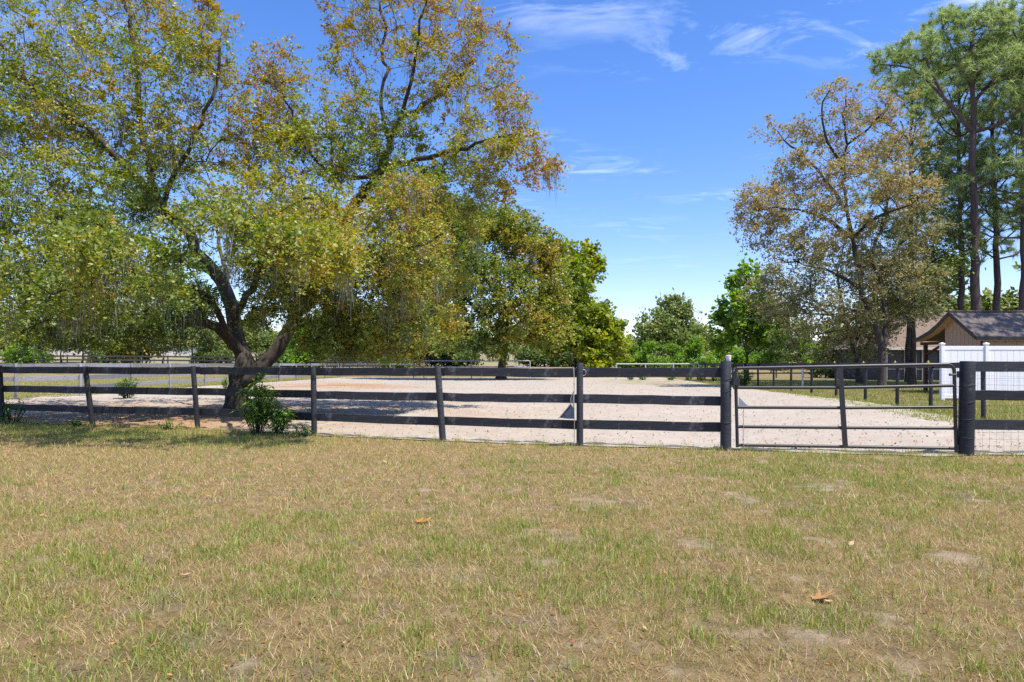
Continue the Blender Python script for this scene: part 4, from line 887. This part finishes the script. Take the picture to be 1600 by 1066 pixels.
# ------------------------------------------------------------------ shed
def shed():
    Y0, Y1 = 30.2, 33.6; X0 = PX(1510, 30.2) + .62; X1 = X0 + 9.5; ze = 2.62; yr = 31.7; zr = 3.66
    o = thing('shed', 'tan sided shed with brown shingle gable roof behind the white fence', 'shed', (X0, Y0, 0))
    b = Vector((X0, Y0, 0))
    lx = lambda x: x - X0; ly = lambda y: y - Y0
    # gable wall (front half under ridge; open porch at the back)
    yb = Y1 - .9
    zb_ = zr - (zr - 2.55) * (yb - yr) / (Y1 + .35 - yr)
    g = MB(); prof = [(Y0, 0), (yb, 0), (yb, zb_ - .1), (yr, zr - .1), (Y0, ze)]
    V = [(0, ly(y), z) for y, z in prof] + [(.1, ly(y), z) for y, z in prof]
    g.add(V, [(4, 3, 2, 1, 0), (5, 6, 7, 8, 9)] + [(i, (i + 1) % 5, 5 + (i + 1) % 5, 5 + i) for i in range(5)]); g.build('gable_wall', M['siding'], o)
    for k in range(1, 9):     # battens between siding sheets
        y = Y0 + (yb - Y0) * k / 9; zt = ze + (zr - .1 - ze) * (y - Y0) / (yr - Y0) if y < yr else zr - .1 - (zr - zb_) * (y - yr) / (yb - yr)
        MB().box(-.012, 0.0, ly(y) - .012, ly(y) + .012, .05, zt - .06).build('batten', M['siding'], o)
    MB().box(.1, X1 - X0, 0, .1, 0, ze).build('front_wall', M['siding'], o)
    for k in range(1, 20): MB().box(.1 + k * .48, .125 + k * .48, -.012, 0, .05, ze - .12).build('batten', M['siding'], o)
    MB().box(-.02, .08, -.02, -.003, 0, ze - .05).build('corner_trim', M['dark_wood'], o)
    MB().box(.1, X1 - X0, ly(yb) - .1, ly(yb), 0, zb_ - .15).build('rear_wall', M['siding'], o)
    # roof slopes: swept on the rear side
    def slope(prof, name, mat):
        m = MB(); n = len(prof); xa, xb = -.42, X1 - X0 + .3; th = .07
        V = [(xa, ly(y), z) for y, z in prof] + [(xb, ly(y), z) for y, z in prof] + [(xa, ly(y), z - th) for y, z in prof] + [(xb, ly(y), z - th) for y, z in prof]
        Fs = []
        for i in range(n - 1): Fs += [(i, n + i, n + i + 1, i + 1), (2 * n + i, 2 * n + i + 1, 3 * n + i + 1, 3 * n + i), (i, i + 1, 2 * n + i + 1, 2 * n + i), (n + i, 3 * n + i, 3 * n + i + 1, n + i + 1)]
        Fs += [(0, 2 * n, 3 * n, n), (n - 1, 2 * n - 1, 4 * n - 1, 3 * n - 1)]
        m.add(V, Fs); return m.build(name, mat, o)
    fr = [(Y0 - .35, ze - .12), (yr, zr)]; re = [(yr, zr), (yr + .9, zr - .52), (yr + 1.5, zr - .80), (yr + 2.3, zr - 1.04), (Y1 + .9, zr - 1.16)]
    slope(fr, 'roof', M['shingle']); slope(re, 'roof', M['shingle'])
    MB().tube([(-.43, ly(yr), zr + .02), (X1 - X0 + .31, ly(yr), zr + .02)], .06, 6).build('ridge_cap', M['fascia'], o)
    for pr in (fr, re):
        for (ya, za), (yb2, zb2) in zip(pr[:-1], pr[1:]): MB().bar((-.445, ly(ya), za - .06), (-.445, ly(yb2), zb2 - .06), .04, .17).build('fascia', M['fascia'], o)
        V = []
        for y, z in pr: V += [(-.40, ly(y), z - .10), (.0, ly(y), z - .10)]
        ms = MB(); ms.add(V, [(2 * i, 2 * i + 1, 2 * i + 3, 2 * i + 2) for i in range(len(pr) - 1)]); ms.build('soffit', M['soffit'], o)
    MB().bar((-.44, ly(Y0 - .37), ze - .20), (X1 - X0 + .3, ly(Y0 - .37), ze - .20), .03, .15).build('fascia', M['fascia'], o)
    MB().bar((-.35, ly(Y0 - .31), ze - .27), (X1 - X0 + .25, ly(Y0 - .31), ze - .27), .05, .06).build('eave_trim', M['soffit'], o)
    # porch post, beam and brace at the back
    zp = zr - 1.28
    MB().bar((-.05, ly(Y1 + .55), 0), (-.05, ly(Y1 + .55), zp), .16, .16, up=(0, 1, 0)).build('porch_post', M['dark_wood'], o)
    MB().bar((-.05, ly(yb), zp - .07), (-.05, ly(Y1 + .9), zp - .07), .12, .14).build('beam', M['dark_wood'], o)
    MB().bar((-.05, ly(yb) + .05, zp - .14), (-.05, ly(Y1 + .55), zp - .62), .09, .10).build('brace', M['dark_wood'], o)
shed()

# ------------------------------------------------------------------ house behind, left of the shed
def house():
    D = 56.0; xl, xr = PX(1386, D), PX(1640, D); o = thing('house', 'house with light brown hip roof and dark screened porch behind the trees', 'house', (xl, D, 0)); w = xr - xl
    MB().box(0, w, .3, 10, 0, 2.6).build('wall', M['porch_screen'], o)
    m = MB(); e = .6; zt = 5.8
    V = [(-e, -e, 2.6), (w + e, -e, 2.6), (w + e, 10 + e, 2.6), (-e, 10 + e, 2.6), (4.6, 5, zt), (w - 4.6, 5, zt)]
    m.add(V, [(0, 1, 5, 4), (1, 2, 5), (2, 3, 4, 5), (3, 0, 4), (3, 2, 1, 0)]); m.build('roof', M['shingle_light'], o)
    MB().box(-e, w + e, -e - .03, -e, 2.42, 2.62).build('fascia', M['cream_wall'], o)
    for k in range(10): MB().bar((.1 + k * 1.42, .22, 0), (.1 + k * 1.42, .22, 2.55), .10, .10, up=(0, 1, 0)).build('porch_post', M['cream_wall'], o)
    for k in range(9): MB().bar((.15 + k * 1.42, .22, .9), (1.42 + k * 1.42, .22, .9), .05, .06).build('porch_rail', M['cream_wall'], o)
    d = MB().box(1.65, 2.45, .18, .29, 0, 2.1).build('door', M['cream_wall'], o); MB().box(1.8, 2.3, .165, .179, .9, 1.95).build('pane', M['glass'], d)
house()
# far small houses on the left
def far_house(label, px, D, w, h, rh, roof, seed):
    x = PX(px, D); z = float(gz(x, D)); o = thing('house', label, 'house', (x - w / 2, D, z - .2))
    MB().box(0, w, 0, 7, 0, h).build('wall', M['cream_wall'], o)
    m = MB(); e = .5; m.add([(-e, -e, h), (w + e, -e, h), (w + e, 7 + e, h), (-e, 7 + e, h), (-e, 3.5, h + rh), (w + e, 3.5, h + rh)], [(0, 1, 5, 4), (2, 3, 4, 5), (1, 2, 5), (3, 0, 4), (3, 2, 1, 0)]); m.build('roof', M[roof], o)
    n = int(w / 3.2)
    for k in range(n):
        a = (k + .5) * w / n
        f = MB().box(a - .55, a + .55, -.05, -.003, h * .35, h * .78).build('window', M['vinyl'], o); MB().box(a - .47, a + .47, -.06, -.051, h * .38, h * .75).build('pane', M['glass'], f)
far_house('pale building with white metal roof far off at the left edge', 62, 150, 14, 3.0, 1.8, 'bright_roof', 1)
far_house('far house with orange tiled roof seen left of the oak trunk', 305, 150, 15, 2.9, 1.9, 'red_roof', 2)
far_house('second pale roofed building far off between tree trunks right of the oak', 560, 165, 15, 3.0, 1.8, 'bright_roof', 3)
far_house('far pale building behind the right fence between tree trunks', 1245, 150, 20, 3.2, 1.8, 'bright_roof', 4)

# ------------------------------------------------------------------ shrubs and weeds by the fence
def lance_leaves(name, anchors, dirs, L, W, tone, rng, parent, mat):
    """folded lance-shaped leaves: 2 quads each along a drooping midrib"""
    n = len(anchors); d = dirs / np.linalg.norm(dirs, axis=1, keepdims=True)
    s = np.cross(d, np.array([0, 0, 1.0])) + 1e-3; s /= np.linalg.norm(s, axis=1, keepdims=True); u = np.cross(s, d)
    L = L[:, None]; W = W[:, None]
    mid = anchors + d * L * .45 + u * L * .04; tip = anchors + d * L - np.array([0, 0, 1.0]) * L * .28
    v = np.stack([anchors, mid + s * W * .5 + u * W * .15, tip, mid - s * W * .5 + u * W * .15, mid], 1).reshape(-1, 3)
    i = np.arange(n)[:, None] * 5
    t = np.concatenate([i + np.array([[0, 1, 4]]), i + np.array([[4, 1, 2]]), i + np.array([[0, 4, 3]]), i + np.array([[4, 3, 2]])])
    me = mesh_np(name, v, [t], False, {'tone': np.tile(np.clip(tone, 0, 1), 4)})
    o = obj(name, me, mat, parent); o['kind'] = 'stuff'; return o
def shrub(label, x, y, H, Wd, nst, leaf, nleaf, seed, tone=.5, name='shrub', cat='shrub', group=None, mat='shrub_leaf'):
    rng = np.random.default_rng(seed); o = thing(name, label, cat, (x, y, float(gz(x, y)) - .02), 0, group)
    st = MB(); A, Dv = [], []
    for k in range(nst):
        a = rng.uniform(0, 6.28); rr = Wd * .5 * math.sqrt(rng.uniform(.02, 1)); h = H * rng.uniform(.55, 1.0) * (1 - .35 * (rr / (Wd * .5)) ** 2)
        p0 = np.array((rr * .25 * math.cos(a), rr * .25 * math.sin(a), 0)); p2 = np.array((rr * math.cos(a), rr * math.sin(a), h)); p1 = (p0 + p2) / 2 + np.array((rng.normal(0, .03), rng.normal(0, .03), h * .1))
        pts = [p0, p1, p2]; st.tube(pts, [.010, .008, .003], 5, cap=False)
        for j in range(nleaf):
            t = rng.uniform(.18, 1.0); q = (1 - t) ** 2 * p0 + 2 * t * (1 - t) * p1 + t * t * p2; b = rng.uniform(0, 6.28)
            A.append(q); Dv.append((math.cos(b), math.sin(b), rng.uniform(-.2, .9)))
    st.build('stem', M['oak_bark'] if H > .5 else M[mat], o)
    A = np.array(A); Dv = np.array(Dv); n = len(A)
    L = leaf * rng.uniform(.6, 1.25, n); lance_leaves('foliage', A, Dv, L, L * rng.uniform(.26, .36, n), tone + rng.normal(0, .25, n), rng, o, M[mat])
    return o
shrub('leafy dark green sapling clump in front of the fence below the oak', PX(402, 13.25), 13.25, 1.28, .62, 22, .20, 32, 1, .95)
shrub('smaller leafy offshoot right of the sapling clump at the fence foot', PX(434, 13.15), 13.15, .80, .62, 12, .19, 22, 2, .95)
shrub('low weed beside the fence post right of the sapling clump', PX(472, 12.9), 12.9, .30, .5, 10, .12, 9, 3, .55, 'weed', 'weed')
shrub('dark weedy clump at the left photo edge by the fence post', PX(18, 15.6), 15.6, .62, .7, 14, .12, 18, 4, .35, 'weed', 'weed')
shrub('low weed tuft between second and third fence post from the left', PX(120, 15.0), 15.0, .24, .5, 10, .11, 8, 5, .5, 'weed', 'weed')
shrub('low weed tuft just left of the leaning third fence post', PX(268, 14.3), 14.3, .26, .55, 10, .11, 8, 6, .5, 'weed', 'weed')
shrub('round light green bush seen between the upper boards left of the oak', PX(199, 27), 27, 1.0, .95, 26, .17, 34, 7, .85)
shrub('slim weed growing at the left arena fence behind the oak trunk', PX(353, 36), 36, .95, .5, 10, .2, 16, 8, .8)
G_W = 'weeds on the sand under the pipe rail'
for k, (px, d, h) in enumerate([(984, 56, .7), (1005, 57, .5), (1048, 56, .45), (1075, 55, .7), (1098, 54.5, .6), (1118, 53, .7)]):
    shrub('green weed clump under the pale pipe rail, number %s from the left' % ['one', 'two', 'three', 'four', 'five', 'six'][k], PX(px, d), d, h, 1.0, 12, .24, 14, 20 + k, .6, 'weed', 'weed', G_W)
shrub('dark leafy bush behind the latch side of the gate', PX(1160, 40), 40, 1.25, 1.5, 26, .2, 26, 30, .4)

# ------------------------------------------------------------------ grass
def blades(n, x, y, length, width, lean, tone, rng, seg2, z):
    h = rng.uniform(0, 6.283, n); dx, dy = np.cos(h), np.sin(h); w = rng.uniform(0, 6.283, n); wx, wy = np.cos(w) * width * .5, np.sin(w) * width * .5
    up = np.sqrt(np.maximum(0, 1 - lean ** 2)); b = np.stack([x, y, z], 1); s = np.stack([wx, wy, wx * 0], 1)
    tip = b + np.stack([dx * lean, dy * lean, up], 1) * length[:, None]
    if not seg2:
        return np.stack([b - s, b + s, tip], 1).reshape(-1, 3), [np.arange(3 * n).reshape(-1, 3)], tone
    mid = b + np.stack([dx * lean * .35, dy * lean * .35, np.minimum(1, up * 1.12 + .06)], 1) * (length * .55)[:, None]
    v = np.stack([b - s, b + s, mid + s * .75, mid - s * .75, tip], 1).reshape(-1, 3); i = np.arange(n)[:, None] * 5
    return v, [i + np.array([[0, 1, 2, 3]]), i + np.array([[3, 2, 4]])], np.concatenate([tone, tone])
def surf(x, y):
    return gz(x, y) + 0.02 * (vnoise(x, y, 2.2, 8, 3) - 0.5) + 0.012 * (vnoise(x, y, 9, 4, 2) - 0.5) - .004
def wedge(n, d0, d1, rng, power=2.0, margin=1.35):
    d = (d0 ** power + (d1 ** power - d0 ** power) * rng.uniform(0, 1, n)) ** (1 / power)
    return d * .727 * margin * rng.uniform(-1, 1, n), d
def grass():
    rng = np.random.default_rng(77)
    def layer(name, n, d0, d1, green, L, W, seg2, label, power=2.0):
        x, y = wedge(n, d0, d1, rng, power); g = green_density(x, y); sandm = np.clip(sand_mask(x, y) * 1.25, 0, 1)
        keep = (rng.uniform(0, 1, n) < (np.clip(g * 1.0 + .10, 0, 1) if green else np.clip(1.0 - .2 * g, .1, 1)) * (1 - .75 * sandm)) & (y < fence_y(x) - .05 + .1 * rng.normal(size=n))
        x, y = x[keep], y[keep]; n = len(x); g = g[keep]
        if green:   # gather into tufts
            k = n // 7; src = rng.integers(0, max(1, k), n); tx, ty = x[:k][src], y[:k][src]; r = rng.normal(0, .028, (n, 2)); m = rng.uniform(0, 1, n) < .8
            x = np.where(m, tx + r[:, 0], x); y = np.where(m, ty + r[:, 1], y)
            tuft_h = 1.12 * np.where(m, (rng.uniform(.4, 1.2, k) + 1.3 * (rng.uniform(0, 1, k) > .95))[src], .8); ttone = rng.normal(0, .12, k)[src]
            ln = L * tuft_h * rng.uniform(.5, 1.25, n) * (.6 + .6 * g); lean = np.clip(np.abs(rng.normal(.4, .25, n)), .02, .95); tone = np.clip(.60 + ttone + rng.normal(0, .13, n), .36, 1)
        else:
            ln = L * rng.uniform(.35, 1.3, n); lean = np.clip(rng.normal(.82, .18, n), .2, .995); tone = np.clip(rng.normal(.17, .17, n), 0, .5)
        v, p, t = blades(n, x, y, ln, W * rng.uniform(.6, 1.3, n), lean, tone, rng, seg2, surf(x, y))
        o = obj(name, mesh_np(name, v, p, False, {'tone': t}), M['grass']); tag(o, label, 'grass', None, 'stuff')
    layer('grass', 100000, 2.3, 6.5, True, .062, .0052, True, 'thin green grass tufts growing in the near lawn')
    layer('dry_grass', 150000, 2.3, 6.5, False, .07, .0045, False, 'dry straw coloured grass matted over the near lawn')
    layer('grass', 400000, 6.5, 17.5, True, .062, .0085, False, 'green grass of the lawn further back towards the fence')
    layer('dry_grass', 330000, 6.5, 17.5, False, .07, .008, False, 'dry straw grass of the lawn further back towards the fence')
    # lawn beyond the right fence and the verge
    n = 60000; y = 16 + 40 * rng.uniform(0, 1, n) ** 1.4; x = right_x(y) - 1.7 + rng.uniform(0, 1, n) * (6 + y * .35)
    v, p, t = blades(n, x, y, rng.uniform(.05, .14, n), rng.uniform(.012, .03, n), np.abs(rng.normal(.4, .2, n)).clip(0, .95), np.clip(rng.normal(.56, .18, n), 0, 1), rng, False, gz(x, y) - .01)
    tag(obj('lawn_grass', mesh_np('lawn_grass', v, p, False, {'tone': t}), M['grass']), 'sunlit lawn grass beyond the right arena fence', 'grass', None, 'stuff')
    n = 40000; y = 20 + 50 * rng.uniform(0, 1, n); x = left_x(y) + .1 - rng.uniform(0, 1, n) ** 1.3 * (3 + y * .35)
    v, p, t = blades(n, x, y, rng.uniform(.05, .14, n), rng.uniform(.015, .035, n), np.abs(rng.normal(.4, .2, n)).clip(0, .95), np.clip(rng.normal(.5, .15, n), 0, 1), rng, False, gz(x, y) - .01)
    tag(obj('pasture_grass', mesh_np('pasture_grass', v, p, False, {'tone': t}), M['grass']), 'pasture grass beyond the left arena fence', 'grass', None, 'stuff')
    # tufts along the sand edge
    n = 5000; x = rng.uniform(-12, 11, n); x = np.round(x * 2.2) / 2.2 + rng.normal(0, .08, n); y = fence_y(x) + rng.normal(-.08, .10, n)
    v, p, t = blades(n, x, y, rng.uniform(.04, .15, n), np.full(n, .007), np.abs(rng.normal(.4, .25, n)).clip(0, .95), np.clip(rng.normal(.5, .2, n), 0, 1), rng, False, surf(x, y))
    tag(obj('edge_grass', mesh_np('edge_grass', v, p, False, {'tone': t}), M['grass']), 'ragged grass along the edge of the sand under the fence', 'grass', None, 'stuff')
grass()

# ------------------------------------------------------------------ litter
def leaf_shape(kind, L, seed):
    r = random.Random(seed)
    if kind == 'lobed':
        out = []
        for k in range(5):
            a = (-1.15 + .575 * k) * 1.15; rad = L * (.95 if k == 2 else (.8 if k in (1, 3) else .55))
            if k: 
                a0 = (-1.15 + .575 * (k - .5)) * 1.15; out.append((L * .34 * math.cos(a0), L * .34 * math.sin(a0)))
            out.append((rad * .7 * math.cos(a - .13), rad * .7 * math.sin(a - .13))); out.append((rad * math.cos(a), rad * math.sin(a))); out.append((rad * .7 * math.cos(a + .13), rad * .7 * math.sin(a + .13)))
        pts = [(-L * .12, -L * .05)] + out + [(-L * .12, L * .05)]
    else:
        pts = [(0, 0), (L * .25, -L * .19), (L * .6, -L * .2), (L, 0), (L * .62, L * .2), (L * .25, L * .18)]
    V = [(x, y, .004 + .10 * abs(y) + .16 * (x / L) ** 2 * L * r.uniform(.4, 1)) for x, y in pts]; V.append((L * .25, 0, .004)); c = len(pts)
    return V, [(c, i, (i + 1) % c) for i in range(c)]
def fallen():
    # (px, py, size px, kind, tone, label)
    D_ = [(1277, 937, 30, 'lobed', .30, 'large golden lobed leaf lying on the grass in the right foreground'), (655, 819, 20, 'lobed', .42, 'orange lobed leaf standing out in the middle of the lawn'), (1440, 957, 15, 'oval', .95, 'dark brown curled leaf right of the golden leaf'),
          (1327, 857, 16, 'oval', .12, 'pale cream leaf above the golden leaf'), (956, 887, 16, 'oval', .45, 'orange leaf in the middle foreground right of centre'), (285, 904, 14, 'oval', .05, 'pale leaf in the left foreground beside a dark tuft'), (117, 711, 11, 'oval', .0, 'white scrap of leaf at the edge of the oak shade on the left'),
          (1280, 780, 9, 'oval', .0, 'small white leaf behind the golden leaf nearer the gate'), (1415, 748, 10, 'oval', .1, 'pale leaf on the grass in front of the gate'), (1302, 940, 16, 'oval', .02, 'pale bleached leaf touching the golden leaf')]
    sm = [(580, 808), (90, 903), (317, 1056), (270, 1060), (275, 997), (537, 1007), (382, 1030), (505, 1032), (525, 1052), (180, 1011), (205, 1018), (365, 1036), (120, 881), (215, 802), (380, 980), (665, 986), (1140, 1012), (1010, 985), (895, 1010), (240, 880), (640, 730), (605, 725), (1195, 935), (1485, 985), (760, 812), (165, 870), (430, 855), (1180, 720), (1055, 735), (830, 760), (1190, 895), (1370, 745), (1550, 925), (860, 960), (720, 1000), (60, 810), (330, 780), (470, 760)]
    rr = random.Random(8)
    for px, py in sm:
        tone = rr.choice([.08, .3, .45, .6, .75]); colr = {.08: 'pale tan', .3: 'golden', .45: 'orange', .6: 'rusty', .75: 'brown'}[tone]
        row = 'nearest the camera' if py > 985 else ('in the middle of the lawn' if py > 820 else 'far up the lawn')
        col_ = 'at left' if px < 300 else ('left of centre' if px < 620 else ('at centre' if px < 1000 else ('right of centre' if px < 1300 else 'at right')))
        D_.append((px, py, rr.uniform(8, 13), 'oval', tone, 'small %s dry leaf lying %s, %s' % (colr, row, col_)))
    for lb in sorted({e[5] for e in D_}):       # two alike in one corner of the lawn: tell them apart by order
        same = sorted([e for e in D_ if e[5] == lb], key=lambda e: e[0])
        if len(same) > 1:
            for j, e in enumerate(same):
                w = 'left one' if j == 0 else ('right one' if j == len(same) - 1 else 'middle one'); D_[D_.index(e)] = e[:5] + (lb + ', ' + w,)
    for k, (px, py, s, kind, tone, lb) in enumerate(D_):
        d = gd(py); L = s * d / F * (1.0 if kind == 'oval' else 1.35); V, Fs = leaf_shape(kind, L, k)
        me = mesh_np('fallen_leaf', V, [np.array(Fs)], False, {'tone': np.full(len(Fs), tone)})
        x = PX(px, d); o = obj('fallen_leaf', me, M['dead_leaf'], None, (x, d, float(surf(x, d)) + .022), (rr.uniform(-.25, .25), rr.uniform(-.3, .1), rr.uniform(0, 6.28)))
        if k == 0: o.rotation_euler = (-.25, -.2, .35)
        tag(o, lb, 'leaf', 'dry leaves fallen on the lawn')
    # crumbs: leaf bits and droppings nobody could count
    r = np.random.default_rng(4)
    n = 11000; x, y = wedge(n, 2.4, 14, r, 1.7); k = (y < fence_y(x)) & (r.uniform(0, 1, n) < .35 + .65 * sstep(1.5, -2, x)); x, y = x[k], y[k]; n = len(x)
    me = leaves_mesh('leaf_litter', np.stack([x, y, surf(x, y) + .012], 1), .024, .5, r.uniform(.35, 1, n), r, 1.2); tag(obj('leaf_litter', me, M['dead_leaf']), 'small dry leaf bits scattered over the lawn', 'litter', None, 'stuff')
    n = 15000; y = 11 + 48 * r.uniform(0, 1, n) ** 1.5; x = left_x(np.maximum(y, 20)) + (right_x(y) - left_x(np.maximum(y, 20)) - 1.5) * r.uniform(0, 1, n); k = y > fence_y(x) + .1; x, y = x[k], y[k]; n = len(x)
    me = leaves_mesh('sand_debris', np.stack([x, y, np.full(n, .03)], 1), .05, .45, np.clip(r.normal(.8, .2, n), 0, 1), r, 1.2); tag(obj('sand_debris', me, M['dead_leaf']), 'dark leaf and bark bits scattered on the arena sand', 'debris', None, 'stuff')
fallen()
